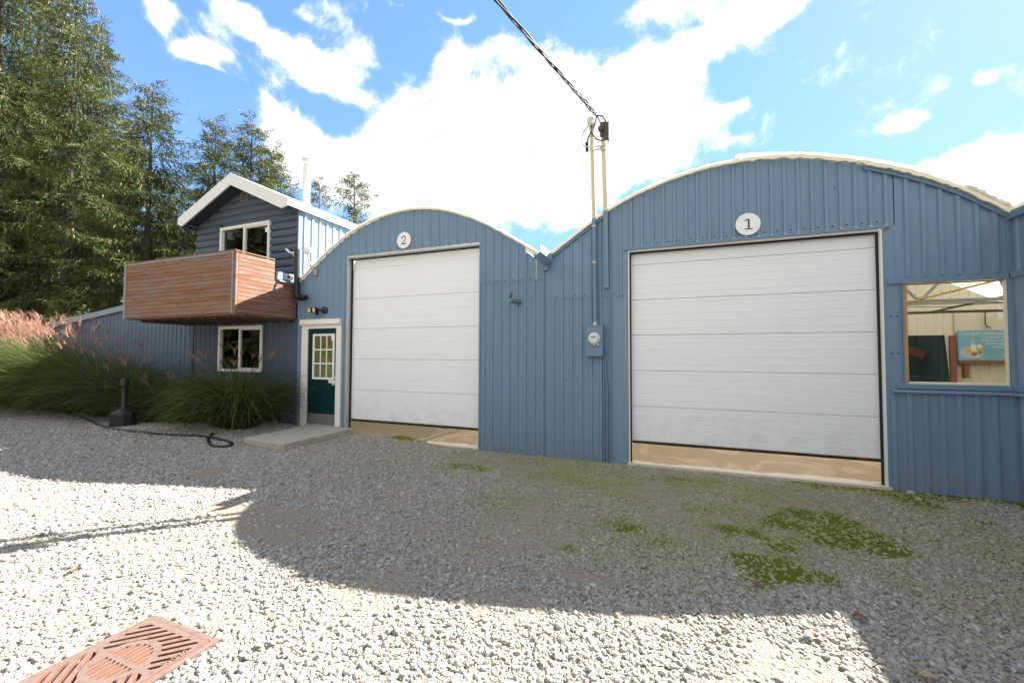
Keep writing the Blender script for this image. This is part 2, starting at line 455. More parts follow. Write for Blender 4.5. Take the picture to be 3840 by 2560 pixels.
def zg(x, y):
    x = np.asarray(x, float); y = np.asarray(y, float)
    return -.335+.115*sstep(-3., -6., x)+.095*sstep(-6., -9., x)+.02*(fbm(x, y, .6, 3, 2)-.5)*sstep(0, -1, y)-.035*np.exp(-(((x+6.2)/.9)**2+((y+1.1)/1.0)**2))
def zg1(x, y): return float(zg(x, y))
MOSS = [(1.19, -1.48, 0.32, 0.22, 1.2),
(1.23, -2.01, 0.3, 0.2, 1.1),
(0.67, -2.84, 0.35, 0.12, 1.3),
(0.84, -2.84, 0.2, 0.09, 1.1),
(2.10, -0.13, 0.35, 0.12, 1.2),
(1.61, -1.90, 0.35, 0.16, 0.9),
(0.47, -3.06, 0.2, 0.08, 0.8),
(-2.92, -1.16, 0.35, 0.12, 1.1),
(-4.65, -0.13, 0.5, 0.1, 1.2),
(-1.66, -2.02, 0.25, 0.12, 0.7),
(-0.63, -2.35, 0.2, 0.12, 0.6),
(-0.79, -3.18, 0.25, 0.12, 0.5),
(1.73, -0.19, 0.4, 0.1, 0.9),
(2.67, -0.81, 0.4, 0.25, 0.9),
(0.21, -0.72, 0.4, 0.14, 0.7),
(-0.22, -2.55, 0.2, 0.1, 0.5),
(0.68, -2.28, 0.4, 0.2, 0.6),
(1.76, -2.18, 0.4, 0.2, 0.5),
(-5.98, -0.35, 0.3, 0.08, 0.7),
(0.32, -2.02, 0.3, 0.15, 0.6)
]
BARE = [(-3.35, -3.78, 0.6, 0.3, 1),
(-3.98, -3.66, 0.5, 0.3, 0.8),
(-5.45, -3.06, 0.6, 0.3, 0.6),
(-0.69, -3.46, 0.4, 0.12, 0.9),
(-3.84, -3.07, 0.8, 0.3, 0.5),
(-0.15, -3.80, 0.5, 0.1, 0.8),
(1.76, -2.88, 0.25, 0.12, 0.8),
(-3.31, -4.59, 0.35, 0.2, 0.5),
(-4.59, -4.43, 0.6, 0.3, 0.5),
(-1.70, -4.51, 0.3, 0.1, 0.4)
]
def blobs(L, x, y):
    t = np.zeros(np.shape(x))
    for bx, by, rx, ry, wt in L: t = t+wt*np.exp(-(((x-bx)/rx)**2+((y-by)/ry)**2))
    return t
MOSS2 = [(a, b_, c*1.25, d*1.9, e) for a, b_, c, d, e in MOSS]
def moss_f(x, y):
    n = fbm(x, y, 3.2, 21, 5)
    wall = .9*np.exp(-((y+.12)/.42)**2)*(x > 2.2)+.30*np.exp(-((y+.12)/.12)**2)
    return sstep(.20, .95, blobs(MOSS2, x, y)*.55+wall+(n-.5)*2.1+.10)*np.clip(blobs(MOSS2, x, y)*3+wall*2, 0, 1)
def lichen_f(x, y):
    return np.clip(np.exp(-(((x+.9)/1.9)**2+((y+1.1)/1.0)**2))*1.1+.5*np.exp(-(((x-1.)/1.6)**2+((y+1.6)/1.0)**2)), 0, 1)*sstep(.3, .6, fbm(x, y, 1.5, 51, 4))
def bare_f(x, y):
    return np.maximum(sstep(.45, .75, blobs(BARE, x, y)+(fbm(x, y, 2.4, 41, 4)-.5)*1.1), .80*sstep(.52, .70, fbm(x, y, 1.1, 77, 5)))

xs = np.concatenate([np.array([-1200, -400, -150, -70, -40, -28]), np.arange(-20, 6.01, .08), np.array([9, 16, 30, 70, 150, 400, 1200])])
ys = np.concatenate([np.array([-1200, -400, -150, -60, -25, -12]), np.arange(-7.5, .41, .08), np.array([2, 6, 14, 30, 70, 150, 400, 1200])])
GX, GY = np.meshgrid(xs, ys); nx, ny = len(xs), len(ys)
GZ = zg(GX, GY)+.010*moss_f(GX, GY)+.010*bare_f(GX, GY)*(1-moss_f(GX, GY))
me = bpy.data.meshes.new('gravel_ground')
idx = np.arange(nx*ny).reshape(ny, nx)
quads = np.stack([idx[:-1, :-1], idx[:-1, 1:], idx[1:, 1:], idx[1:, :-1]], -1).reshape(-1, 4)
me.from_pydata(np.stack([GX, GY, GZ], -1).reshape(-1, 3).tolist(), [], quads.tolist())
for nm, fn in (('moss', moss_f), ('bare', bare_f), ('lichen', lichen_f)):
    at = me.attributes.new(nm, 'FLOAT', 'POINT'); at.data.foreach_set('value', fn(GX, GY).reshape(-1).astype(np.float32))
me.polygons.foreach_set('use_smooth', [True]*len(me.polygons))
ground = bpy.data.objects.new('gravel_ground', me); col.objects.link(ground); ground['kind'] = 'structure'

mt, gt, b = newmat('gravel_ground')
g = gpos(gt)
vo = N(gt, 'ShaderNodeTexVoronoi'); vo.inputs['Scale'].default_value = 38; gt.links.new(g, vo.inputs['Vector'])
ramp = N(gt, 'ShaderNodeValToRGB'); gt.links.new(vo.outputs['Color'], ramp.inputs[0])
er = ramp.color_ramp.elements; er[0].position = 0; er[0].color = (.16, .16, .16, 1); er[1].position = 1; er[1].color = (.56, .54, .5, 1)
e = ramp.color_ramp.elements.new(.35); e.color = (.38, .37, .35, 1)
e = ramp.color_ramp.elements.new(.7); e.color = (.42, .37, .30, 1)
edge = MAPR(gt, vo.outputs['Distance'], .35, .75)
c = MIX(gt, edge, ramp.outputs[0], (.12, .105, .08))
def A(nt, n, ty='GEOMETRY'):
    return N(nt, 'ShaderNodeAttribute', attribute_name=n, attribute_type=ty).outputs['Fac']
sand = MIX(gt, NOISE(gt, g, 90, 4, .7), (.20, .16, .115), (.34, .285, .215))
near = MA(gt, 'MULTIPLY', MAPR(gt, N(gt, 'ShaderNodeSeparateXYZ').outputs[0], 0, 1), 0)
sx = N(gt, 'ShaderNodeSeparateXYZ'); gt.links.new(g, sx.inputs[0])
isnear = MAPR(gt, sx.outputs[0], -14.5, -12.5)
c = MIX(gt, MA(gt, 'MAXIMUM', A(gt, 'bare'), MA(gt, 'MULTIPLY', isnear, .8)), c, sand)
mn = NOISE(gt, g, 160, 3, .7)
mfe = MAPR(gt, MA(gt, 'MULTIPLY_ADD', MA(gt, 'SUBTRACT', NOISE(gt, g, 17, 6, .7), .5), 1.5, A(gt, 'moss')), (.16), .98)
c = MIX(gt, mfe, c, MIX(gt, mn, (.045, .06, .008), (.185, .225, .022)))
nrm = MAPR(gt, N(gt, 'ShaderNodeValue').outputs[0], 0, 1)
gt.links.new(c, b.inputs['Base Color']); b.inputs['Roughness'].default_value = .95; b.inputs['Specular IOR Level'].default_value = .05
hh = MIX(gt, A(gt, 'moss'), MA(gt, 'SUBTRACT', 1., vo.outputs['Distance']), mn)
bump(gt, b, hh, .8, .018)
me.materials.append(mt)

# loose stones: one stuff object, real pebble geometry instanced on points
def scatter():
    P = []
    for (x0, x1, y0, y1, dn) in ((-13.5, 4.2, -6.4, -.02, 6200),):
        n = int((x1-x0)*(y1-y0)*dn)
        P.append(np.stack([rng.uniform(x0, x1, n), rng.uniform(y0, y1, n)], 1))
    P = np.concatenate(P)
    x, y = P[:, 0], P[:, 1]
    # keep what could be seen from near the photo's viewpoint
    dx = x; dy = y+CD
    fwd = -syw*dx+cyw*dy; side = cyw*dx+syw*dy
    keep = (fwd > 1.2) & (np.abs(side) < fwd*1.34+.8)
    d = np.hypot(dx, dy)
    keep &= rng.random(len(x)) < np.clip(5.2/d**.75, .45, 1)
    keep &= rng.random(len(x)) > np.maximum(moss_f(x, y)*.56, bare_f(x, y)*.85)
    keep &= ~((y > -.14) & (x < 3.6))
    keep &= ~((x > -6.98) & (x < -5.75) & (y > -1.74))
    keep &= ~((x > -2.98) & (x < -2.39) & (y > -5.56) & (y < -4.93) & (rng.random(len(x)) < .985))
    keep &= ~((x > 3.42) & (y > -4.5))
    x, y, d = x[keep], y[keep], d[keep]; n = len(x)
    s = np.minimum(rng.lognormal(math.log(.0093), .40, n), .019+.004*rng.random(n))*np.clip(.9+d*.02, .95, 1.1)
    sx = s*rng.uniform(.95, 1.35, n); sy = s*rng.uniform(.75, 1.05, n); sz = s*rng.uniform(.5, .9, n)
    z = zg(x, y)+sz*rng.uniform(-.35, .85, n)
    me = bpy.data.meshes.new('gravel')
    me.from_pydata(np.stack([x, y, z], 1).tolist(), [], [])
    at = me.attributes.new('psc', 'FLOAT_VECTOR', 'POINT'); at.data.foreach_set('vector', np.stack([sx, sy, sz], 1).reshape(-1).astype(np.float32))
    at = me.attributes.new('prot', 'FLOAT_VECTOR', 'POINT')
    at.data.foreach_set('vector', np.stack([rng.normal(0, .35, n), rng.normal(0, .35, n), rng.uniform(0, 6.28, n)], 1).reshape(-1).astype(np.float32))
    at = me.attributes.new('prnd', 'FLOAT', 'POINT'); at.data.foreach_set('value', rng.random(n).astype(np.float32))
    at = me.attributes.new('pmoss', 'FLOAT', 'POINT'); at.data.foreach_set('value', np.clip(lichen_f(x, y)*.6+moss_f(x, y)*(.4+.6*rng.random(n))+.75*sstep(.38, .62, fbm(x, y, .8, 91, 4))*sstep(-4.5, -2.5, x)*sstep(-4.2, -2.6, y)*rng.random(n), 0, 1).astype(np.float32))
    o = bpy.data.objects.new('gravel', me); col.objects.link(o); o['kind'] = 'stuff'
    tag(o, 'pale grey loose gravel stones covering the yard', 'gravel')
    mt, st, b = newmat('gravel_stone')
    rp = N(st, 'ShaderNodeValToRGB'); st.links.new(A(st, 'prnd', 'INSTANCER'), rp.inputs[0])
    cr = rp.color_ramp; cr.interpolation = 'LINEAR'
    els = [(0, (.10, .10, .10)), (.1, (.19, .185, .175)), (.3, (.29, .276, .247)), (.55, (.37, .35, .31)), (.7, (.36, .31, .235)), (.77, (.30, .205, .14)), (.82, (.40, .375, .335)), (1, (.55, .52, .465))]
    cr.elements[0].position = 0; cr.elements[0].color = (*els[0][1], 1); cr.elements[1].position = 1; cr.elements[1].color = (*els[-1][1], 1)
    for p_, c_ in els[1:-1]:
        e = cr.elements.new(p_); e.color = (*c_, 1)
    g = gpos(st)
    c = MIX(st, NOISE(st, g, 120, 4, .65), rp.outputs[0], (.27, .25, .22))
    c = MIX(st, A(st, 'pmoss', 'INSTANCER'), c, (.235, .24, .10))
    st.links.new(c, b.inputs['Base Color']); b.inputs['Roughness'].default_value = .85; b.inputs['Specular IOR Level'].default_value = .25
    ng = bpy.data.node_groups.new('gravel_points', 'GeometryNodeTree')
    ng.interface.new_socket('Geometry', in_out='INPUT', socket_type='NodeSocketGeometry')
    ng.interface.new_socket('Geometry', in_out='OUTPUT', socket_type='NodeSocketGeometry')
    gi = ng.nodes.new('NodeGroupInput'); go = ng.nodes.new('NodeGroupOutput')
    ico = ng.nodes.new('GeometryNodeMeshIcoSphere'); ico.inputs['Radius'].default_value = 1; ico.inputs['Subdivisions'].default_value = 3
    sp = ng.nodes.new('GeometryNodeSetPosition')
    nz = ng.nodes.new('ShaderNodeTexNoise'); nz.inputs['Scale'].default_value = 1.1; nz.inputs['Detail'].default_value = 1
    vs = ng.nodes.new('ShaderNodeVectorMath'); vs.operation = 'SUBTRACT'; vs.inputs[1].default_value = (.5, .5, .5)
    v2 = ng.nodes.new('ShaderNodeVectorMath'); v2.operation = 'SCALE'; v2.inputs['Scale'].default_value = 1.1
    ng.links.new(nz.outputs['Color'], vs.inputs[0]); ng.links.new(vs.outputs[0], v2.inputs[0])
    ng.links.new(ico.outputs['Mesh'], sp.inputs['Geometry']); ng.links.new(v2.outputs[0], sp.inputs['Offset'])
    sm = ng.nodes.new('GeometryNodeSetShadeSmooth'); ng.links.new(sp.outputs[0], sm.inputs[0])
    smt = ng.nodes.new('GeometryNodeSetMaterial'); smt.inputs['Material'].default_value = mt; ng.links.new(sm.outputs[0], smt.inputs[0])
    ip = ng.nodes.new('GeometryNodeInstanceOnPoints')
    ng.links.new(gi.outputs[0], ip.inputs['Points']); ng.links.new(smt.outputs[0], ip.inputs['Instance'])
    for nm, sk in (('prot', 'Rotation'), ('psc', 'Scale')):
        na = ng.nodes.new('GeometryNodeInputNamedAttribute'); na.data_type = 'FLOAT_VECTOR'; na.inputs['Name'].default_value = nm
        ng.links.new(na.outputs[0], ip.inputs[sk])
    ng.links.new(ip.outputs[0], go.inputs[0])
    md = o.modifiers.new('scatter', 'NODES'); md.node_group = ng
    me.materials.append(mt)
    print('gravel stones', n)
scatter()

# interior concrete floor, seen under the raised doors
def floor_mat():
    mt, nt, b = newmat('stained_floor')
    g = gpos(nt)
    d = NOISE(nt, stretch(nt, g, (1, .8, 1)), 1.5, 3, .5)
    wv = NOISE(nt, stretch(nt, g, (.8, .6, 1)), 1.25, 3, .5, dist=.7)
    pale = MA(nt, 'SUBTRACT', 1., MAPR(nt, MA(nt, 'ABSOLUTE', MA(nt, 'SUBTRACT', wv, .52)), .0, .05))
    sx = N(nt, 'ShaderNodeSeparateXYZ'); nt.links.new(g, sx.inputs[0])
    front = MAPR(nt, MA(nt, 'ADD', sx.outputs[1], MA(nt, 'MULTIPLY', MA(nt, 'SUBTRACT', d, .5), .6)), .02, .12, 1, 0)
    c = MIX(nt, d, (.27, .185, .108), (.34, .245, .155))
    c = MIX(nt, MA(nt, 'MULTIPLY', pale, .45), c, (.50, .42, .31))
    c = MIX(nt, front, c, (.56, .50, .43))
    nt.links.new(c, b.inputs['Base Color']); b.inputs['Roughness'].default_value = .55
    bump(nt, b, NOISE(nt, g, 40, 3, .6), .1, .003)
    return mt
m_floor = floor_mat()
fl = MB().box(-7.3, 12, -.07, 13, -.6, -.29); fl.box(-.70, 2.40, -.135, -.0705, -.6, -.2905); fl.box(-6.09, -3.15, -.135, -.0705, -.6, -.2905)
o = single('interior_floor', fl, m_floor, None, None, (0, 0, -.29), kind='structure')
mc = MB(); 
pts = [(.16, -.10), (.14, .05), (.20, .15), (.15, .3), (.19, .45), (.13, .7), (.15, 1.0), (.1, 1.5)]
mc.tube([(x-.02+.0, y, -.2895) for x, y in pts], .004, 5)
# ------------------------------------------------------------------ ribbed sheet builder
def rib_sheet(mb, T, u0, u1, lo, hi, pitch, rib=(.030, .048, .018), phase=0., minor=0.0):
    """T(u, out, z) -> world; vertical ribs between u0 and u1"""
    top, base, h = rib
    us = {u0: 0., u1: 0.}
    k0 = math.floor((u0-phase)/pitch)-1; k1 = math.ceil((u1-phase)/pitch)+1
    for k in range(k0, k1+1):
        c = phase+k*pitch
        for du, hh in ((-base/2, 0), (-top/2, h), (top/2, h), (base/2, 0)):
            u = c+du
            if u0 < u < u1: us[u] = hh
        if minor:
            for q in (1/3, 2/3):
                for du, hh in ((-.008, 0), (-.003, minor), (.003, minor), (.008, 0)):
                    u = c+pitch*q+du
                    if u0 < u < u1: us[u] = hh
    L = sorted(us.items()); vs = []; fs = []
    for u, hh in L: vs += [T(u, hh, lo(u)), T(u, hh, hi(u))]
    for i in range(len(L)-1):
        a = i*2; fs.append((a, a+2, a+3, a+1))
    mb.add(vs, fs)
def front(y): return lambda u, out, z: (u, y-out, z)
K = lambda v: (lambda u: v)
def screws(mb, pts, y=-.1, r=.0075):
    for x, z in pts: mb.lathe((x, y, z), [(r*1.4, 0), (r*1.4, -.003), (r, -.003), (r*.9, -.010)], (0, -1, 0) if False else (0, 1, 0), 7)

def catmull(px, pz):
    px = np.array(px); pz = np.array(pz)
    mth = np.gradient(pz, px)
    def f(x):
        x = float(min(max(x, px[0]), px[-1])); i = int(min(max(np.searchsorted(px, x)-1, 0), len(px)-2))
        h = px[i+1]-px[i]; t = (x-px[i])/h
        return float((2*t**3-3*t*t+1)*pz[i]+(t**3-2*t*t+t)*h*mth[i]+(-2*t**3+3*t*t)*pz[i+1]+(t**3-t*t)*h*mth[i+1])
    return f
arch1 = catmull([-1.98, -1.846, -1.38, -.983, -.601, -.257, .334, .885, 1.399, 1.878, 2.326, 2.745, 3.138, 3.434, 3.527],
                [2.84, 2.932, 3.248, 3.50, 3.679, 3.80, 3.935, 3.973, 3.932, 3.821, 3.666, 3.472, 3.229, 2.993, 2.924])
arch2 = catmull([-7.40, -7.2, -6.929, -6.428, -6.034, -5.535, -4.975, -4.438, -3.927, -3.443, -2.978, -2.667, -2.125, -1.98],
                [2.80, 2.92, 3.116, 3.455, 3.675, 3.864, 3.975, 3.99, 3.907, 3.745, 3.517, 3.329, 2.98, 2.88])
arch3 = catmull([3.53, 3.75, 4.2, 4.8, 5.5, 6.25, 7.0, 7.7, 8.3, 8.8, 9.0], [2.93, 3.12, 3.43, 3.72, 3.9, 3.96, 3.9, 3.72, 3.43, 3.1, 2.93])

def arch_film(mb, fn, x0, x1, y0, y1, off, th=.035, wob=.012, n=72, seed=1, extra=lambda x: 0):
    """curved plastic roof skin with a real thickness and a slightly wavy front edge"""
    r = random.Random(seed); vs = []; fs = []
    ys_ = [y0, y0+.5, y0+(y1-y0)*.5, y1]
    for i in range(n+1):
        x = x0+(x1-x0)*i/n; z = fn(x)+off+extra(x)
        w_ = r.uniform(-wob, wob); w2 = r.uniform(-wob, wob)*.6
        for y in ys_:
            k = 1 if y == y0 else 0
            vs += [(x, y+w_*k, z+w2*k), (x, y+w_*k, z+th+w2*k)]
    q = len(ys_)*2
    for i in range(n):
        for j in range(len(ys_)-1):
            a = i*q+j*2
            fs += [(a, a+2, a+q+2, a+q), (a+1, a+q+1, a+q+3, a+3)]
        a = i*q; fs.append((a, a+q, a+q+1, a+1))
        a = i*q+q-2; fs.append((a, a+1, a+q+1, a+q))
    mb.add(vs, fs)
def arch_band(mb, fn, x0, x1, y, d, z0, z1, n=48, wob=0, seed=1):
    r = random.Random(seed); pts = []
    for i in range(n+1):
        x = x0+(x1-x0)*i/n; z = fn(x); pts.append((x, z+z0+r.uniform(-wob, wob), z+z1+r.uniform(-wob, wob)*.5))
    for a, b_ in zip(pts, pts[1:]):
        mb.hexa([(a[0], y-d, a[1]), (b_[0], y-d, b_[1]), (b_[0], y, b_[1]), (a[0], y, a[1]), (a[0], y-d, a[2]), (b_[0], y-d, b_[2]), (b_[0], y, b_[2]), (a[0], y, a[2])])

def overhead_door(root, x0, x1, z0, lines, ztop, label, tilt_top=False):
    """sectional door: every section a profile with shallow pressed grooves, swept across x"""
    d = MB()
    edges = [z0+.02]+lines+[ztop]
    for k in range(len(edges)-1):
        a, b_ = edges[k]+.0018, edges[k+1]-.0018
        H = b_-a; pr = [(a, .007), (a+.004, 0)]
        if H > .35:
            for q in (.17, .37, .57, .77, .9):
                zc = a+H*q
                pr += [(zc-.012, 0), (zc-.004, .0025), (zc+.005, -.0015), (zc+.014, 0)]
        pr += [(b_-.004, 0), (b_, .007)]
        vs = []; 
        ty = (lambda z: .05*(z-a)/max(H, .01)) if (tilt_top and k == len(edges)-2) else (lambda z: 0)
        c0 = x0+(.0)
        for z, y in pr: vs += [(x0, y+ty(z), z), (x1, y+ty(z), z)]
        n = len(pr)
        vs += [(x0, .045, a), (x1, .045, a), (x0, .045+ty(b_), b_), (x1, .045+ty(b_), b_)]
        fs = [(2*i, 2*i+1, 2*i+3, 2*i+2) for i in range(n-1)]
        m0 = 2*n
        fs += [(m0, m0+1, 1, 0), (2*n-2, 2*n-1, m0+3, m0+2), (m0+2, m0+3, m0+1, m0)]
        fs += [tuple([2*i for i in range(n-1, -1, -1)]+[m0, m0+2]), tuple([2*i+1 for i in range(n)]+[m0+3, m0+1])]
        d.add(vs, fs)
    d.box(x0+.002, x1-.002, .03, .04, z0+.03, ztop-.06 if not tilt_top else ztop-.7)
    dr = part('overhead_door', d, m_door, root, label)
    return dr

# ------------------------------------------------------------------ arched shed with door 1 (the nearer bay)
Y0 = -.1
s1 = thing('arched_shed', 'blue ribbed arched shed numbered 1, with the wide white overhead door and a window', 'shed', (.8, -.1, -.33), 'joined arched metal sheds')
wl = MB()
rib_sheet(wl, front(Y0-.012), -1.83, -.735, K(2.19), arch1, .152, phase=-.025)
rib_sheet(wl, front(Y0-.001), -2.01, -1.83, K(2.24), arch1, .152, phase=-.025)
rib_sheet(wl, front(Y0-.001), -2.01, -.86, K(-.42), K(2.24), .1525, phase=-.022, rib=(.028, .056, .021), minor=.004)
wl.box(-.955, -.74, Y0-.006, Y0+.02, -.42, 2.9)
rib_sheet(wl, front(Y0-.006), -.735, 2.50, K(2.915), arch1, .152, rib=(.034, .050, .024), phase=-.020)
rib_sheet(wl, front(Y0-.006), 2.49, 3.54, K(2.24), arch1, .158, rib=(.034, .052, .024), phase=2.45)
rib_sheet(wl, front(Y0), 2.405, 3.54, K(-.45), K(.88), .1515, rib=(.045, .055, .022), phase=2.434)
wl.box(2.405, 2.555, Y0-.004, Y0+.03, .88, 2.26)
wl.box(2.405, 2.53, Y0-.002, Y0+.03, 2.2605, 2.92)
wl.box(-.735, -.677, Y0-.012, Y0+.02, -.42, 2.87)
wl.box(2.3695, 2.405, Y0-.008, Y0+.02, -.42, 2.87)
sw = MB()
screws(sw, [(-.41+.152*k, 2.96) for k in range(19)], Y0-.006)
screws(sw, [(2.61+.158*k, 2.30) for k in range(6)], Y0-.006)
screws(sw, [(-1.79+.152*k, 2.225) for k in range(7)], Y0-.012)
screws(sw, [(-1.94+.1525*k, .885) for k in range(8)], Y0)
screws(sw, [(-1.94+.1525*k, -.27) for k in range(8)], Y0)
screws(sw, [(.5, 3.6), (.2, 3.45), (1.9, 3.45)], Y0-.006, .005)
screws(sw, [(2.44, 1.78), (2.50, 1.78), (2.44, 1.33), (2.50, 1.33)], Y0-.004)
screws(sw, [(2.60+.152*k, -.12+(k % 3)*.06) for k in range(6)], Y0)
wall1 = part('wall', merge(wl, sw, 1), [m_blue, m_screw], s1)
tr = MB()
tr.box(-.74, 2.44, Y0-.035, Y0-.002, 2.872, 2.90); tr.box(-.74, 2.44, Y0-.018, Y0-.003, 2.90, 2.917)
tr.box(2.405, 3.52, Y0-.03, Y0-.002, 2.175, 2.25)
tr.box(2.47, 3.5, Y0-.03, Y0-.0, .905, .962)
tr.hexa([(2.415, Y0-.055, .855), (3.49, Y0-.055, .855), (3.49, Y0-.002, .872), (2.415, Y0-.002, .872), (2.415, Y0-.055, .868), (3.49, Y0-.055, .868), (3.49, Y0-.002, .904), (2.415, Y0-.002, .904)])
tr.box(3.49, 3.545, Y0-.03, Y0+.06, -.42, 2.93)
tr.box(2.52, 2.535, Y0-.014, Y0-.003, .962, 2.175); tr.box(2.543, 2.558, Y0-.02, Y0-.003, .962, 2.175)
arch_band(tr, arch1, -1.9, -1.0, Y0-.013, .035, -.075, -.005, 24)
arch_band(tr, arch1, 2.2, 3.5, Y0-.013, .035, -.085, -.005, 24)
part('trim', tr, m_bluetrim, wall1, bevel=.003)
# window with timber inside frame
wf = MB(); wf.mi = 0
wf.box(2.558, 2.60, Y0+.0, Y0+.12, .955, 2.175)
wf.mi = 1
wf.box(3.468, 3.488, Y0+.0, Y0+.035, .955, 2.175); wf.box(2.60, 3.468, Y0+.0, Y0+.12, .955, .985)
wf.mi = 0; wf.box(2.60, 3.468, Y0+.0, Y0+.035, 2.158, 2.175)
win1 = part('window', wf, [m_tanwood, m_cream], s1, bevel=.003)
part('pane', MB().box(2.601, 3.4675, Y0+.02, Y0+.026, .986, 2.157), m_clear, win1)
# door opening
jm = MB()
jm.box(-.677, -.662, Y0-.014, .03, -.33, 2.87); jm.box(2.352, 2.369, Y0-.016, .03, -.33, 2.87); jm.box(-.662, 2.338, Y0-.010, .0, 2.850, 2.871)
part('door_jamb', jm, m_wood_white, s1, bevel=.002)
od = overhead_door(s1, -.646, 2.353, 0, [.533*k for k in range(1, 6)], 2.90, 'white overhead door raised a little, grooved sections, scuffed near the bottom')
bs = MB(); bs.box(-.661, -.642, -.06, -.035, -.30, 2.849); bs.box(2.328, 2.351, -.055, -.03, -.30, 2.849); bs.box(-.642, 2.328, -.06, -.035, 2.826, 2.849)
bs.box(-.64, 2.345, -.006, .045, -.020, .010)
part('rubber_seal', bs, m_black, od)
part('label_tag', MB().box(2.12, 2.20, -.009, -.006, .003, .022), m_red, od)
# roof film
rf = MB(); arch_film(rf, arch1, -1.98, .82, Y0-.075, 13, .0, .03, .012, seed=4)
arch_film(rf, lambda x: arch1(x), .78, 3.54, Y0-.085, 13, .002, .045, .008, seed=9, extra=lambda x: .035*math.exp(-((x-.85)/.25)**2)+.02*math.exp(-((x-2.75)/.3)**2))
roof1 = part('roof', rf, m_film, s1, smooth=30)
ed = MB(); arch_band(ed, arch1, -1.93, .85, Y0-.05, .03, -.028, .004, 60, .007, 3); arch_band(ed, arch1, .85, 3.5, Y0-.06, .03, -.035, .01, 60, .012, 5)
part('film_edge', ed, m_filmedge, roof1)
# moss and rolled film heap in the corner valley
hp = MB(); r_ = random.Random(6)
hp.tube([(3.12+.03*k, Y0-.06+r_.uniform(-.008, .008), arch1(3.12+.03*k)+.045+r_.uniform(-.006, .012)) for k in range(14)], [.012]+[r_.uniform(.022, .04) for k in range(12)]+[.02], 9)
part('film_roll', hp, M('mossy_film', (.66, .62, .50), .8, .15, 12, c2=(.38, .33, .16), cov=(.55, .7)), roof1, smooth='all')
# V gutter end between the sheds
gt_ = MB()
def plate(a, b_, y0, y1, th=.006):
    a, b_ = Vector((a[0], 0, a[1])), Vector((b_[0], 0, b_[1])); n_ = Vector((-(b_-a).z, 0, (b_-a).x)).normalized()*th
    q = [a, b_, b_+n_, a+n_]
    gt_.hexa([(p.x, y0, p.z) for p in (q[0], q[1])]+[(p.x, y1, p.z) for p in (q[1], q[0])]+[(p.x, y0, p.z) for p in (q[3], q[2])]+[(p.x, y1, p.z) for p in (q[2], q[3])])
gt_.mi = 0
plate((-1.966, 2.74), (-2.07, 2.835), -.76, -.1); plate((-1.856, 2.815), (-1.966, 2.74), -.76, -.1)
gt_.box(-1.868, -1.856, -.76, -.1, 2.815, 2.925)
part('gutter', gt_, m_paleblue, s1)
part('gutter_bracket', MB().box(-2.01, -1.92, Y0-.045, Y0-.001, 2.66, 2.745), m_bluetrim, s1, bevel=.003)
# back wall of the bay, posts, truss and pipes seen through the glass
bw = MB(); T13 = lambda u, out, z: (u, 13-out, z)
rib_sheet(bw, T13, -1.98, 3.54, K(-.3), arch1, .3)
part('back_wall', bw, m_creamwall, s1)
ts = MB()
ts.bar((-1.9, 2.0, 2.17), (6.2, 2.0, 2.17), .05, .05); ts.bar((-1.9, 2.0, 2.125), (6.2, 2.0, 2.125), .02, .02)
for x in (.2, 1.9, 3.6, 5.3):
    ts.bar((x, 2, 2.17), (x-.6, 2, 2.9), .035, .035); ts.bar((x, 2, 2.17), (x+.6, 2, 2.9), .035, .035)
    ts.box(x-.06, x+.06, 1.985, 2.015, 2.15, 2.24)
    ts.bar((x+.22, 2, 2.17), (x+.22, 2, 3.2), .04, .04)
ts.bar((4.54, 2, 2.17), (4.54, 2, 3.0), .05, .05); ts.bar((4.56, 2, 2.45), (4.66, 2, 2.17), .03, .03)
part('roof_truss', ts, m_greysteel, s1)
for y in (5.5, 9.2):
    ts2 = MB(); ts2.bar((-1.9, y, 3.0), (3.5, y, 3.0), .05, .05)
    part('tie_bar', ts2, m_greysteel, s1)
pp = MB(); pp.tube([(3.2, 3, 2.07), (4.4, 3, 2.08), (6.6, 3, 2.07)], .024, 8); pp.tube([(4.17, 3, 2.08), (5.4, 3, 2.38)], .018, 8)
pp.tube([(3.0, 2.05, 2.10), (3.6, 2.05, 2.09), (3.95, 2.05, 2.075), (4.4, 2.05, 2.11), (5.0, 2.05, 2.12)], .006, 6)
part('dark_pipe', pp, m_dkpipe, s1)
part('yellow_pipe', MB().tube([(3.1, 1.9, 2.10), (3.47, 1.9, 2.17), (4.5, 1.9, 2.45), (5, 1.9, 2.58)], .015, 8), m_yellow, s1)
hk = MB(); hk.tube([(5.15, 4.5, 2.3), (5.15, 4.5, 1.98), (5.16, 4.5, 1.90), (5.22, 4.5, 1.87)], .008, 6)
# ------------------------------------------------------------------ arched shed with door 2
s2 = thing('arched_shed', 'blue ribbed arched shed numbered 2, with the narrower white overhead door', 'shed', (-4.6, -.1, -.33), 'joined arched metal sheds')
wl = MB()
rib_sheet(wl, front(Y0), -7.40, -7.255, K(-.42), K(2.0), .172, rib=(.03, .05, .014), phase=-7.33)
rib_sheet(wl, front(Y0), -7.40, -6.20, lambda x: 1.99 if x < -6.205 else -.42, arch2, .172, rib=(.03, .05, .014), phase=-7.33, minor=.004)
rib_sheet(wl, front(Y0), -6.20, -6.13, K(-.42), arch2, .172, rib=(.03, .05, .014), phase=-6.165)
wl.box(-6.13, -6.085, Y0-.012, Y0+.02, -.42, 3.25)
rib_sheet(wl, front(Y0), -6.13, -3.15, K(3.245), arch2, .184, rib=(.03, .05, .015), phase=-6.03, minor=.003)
rib_sheet(wl, front(Y0-.010), -3.155, -2.14, K(2.51), arch2, .152, rib=(.028, .056, .021), phase=-3.075, minor=.004)
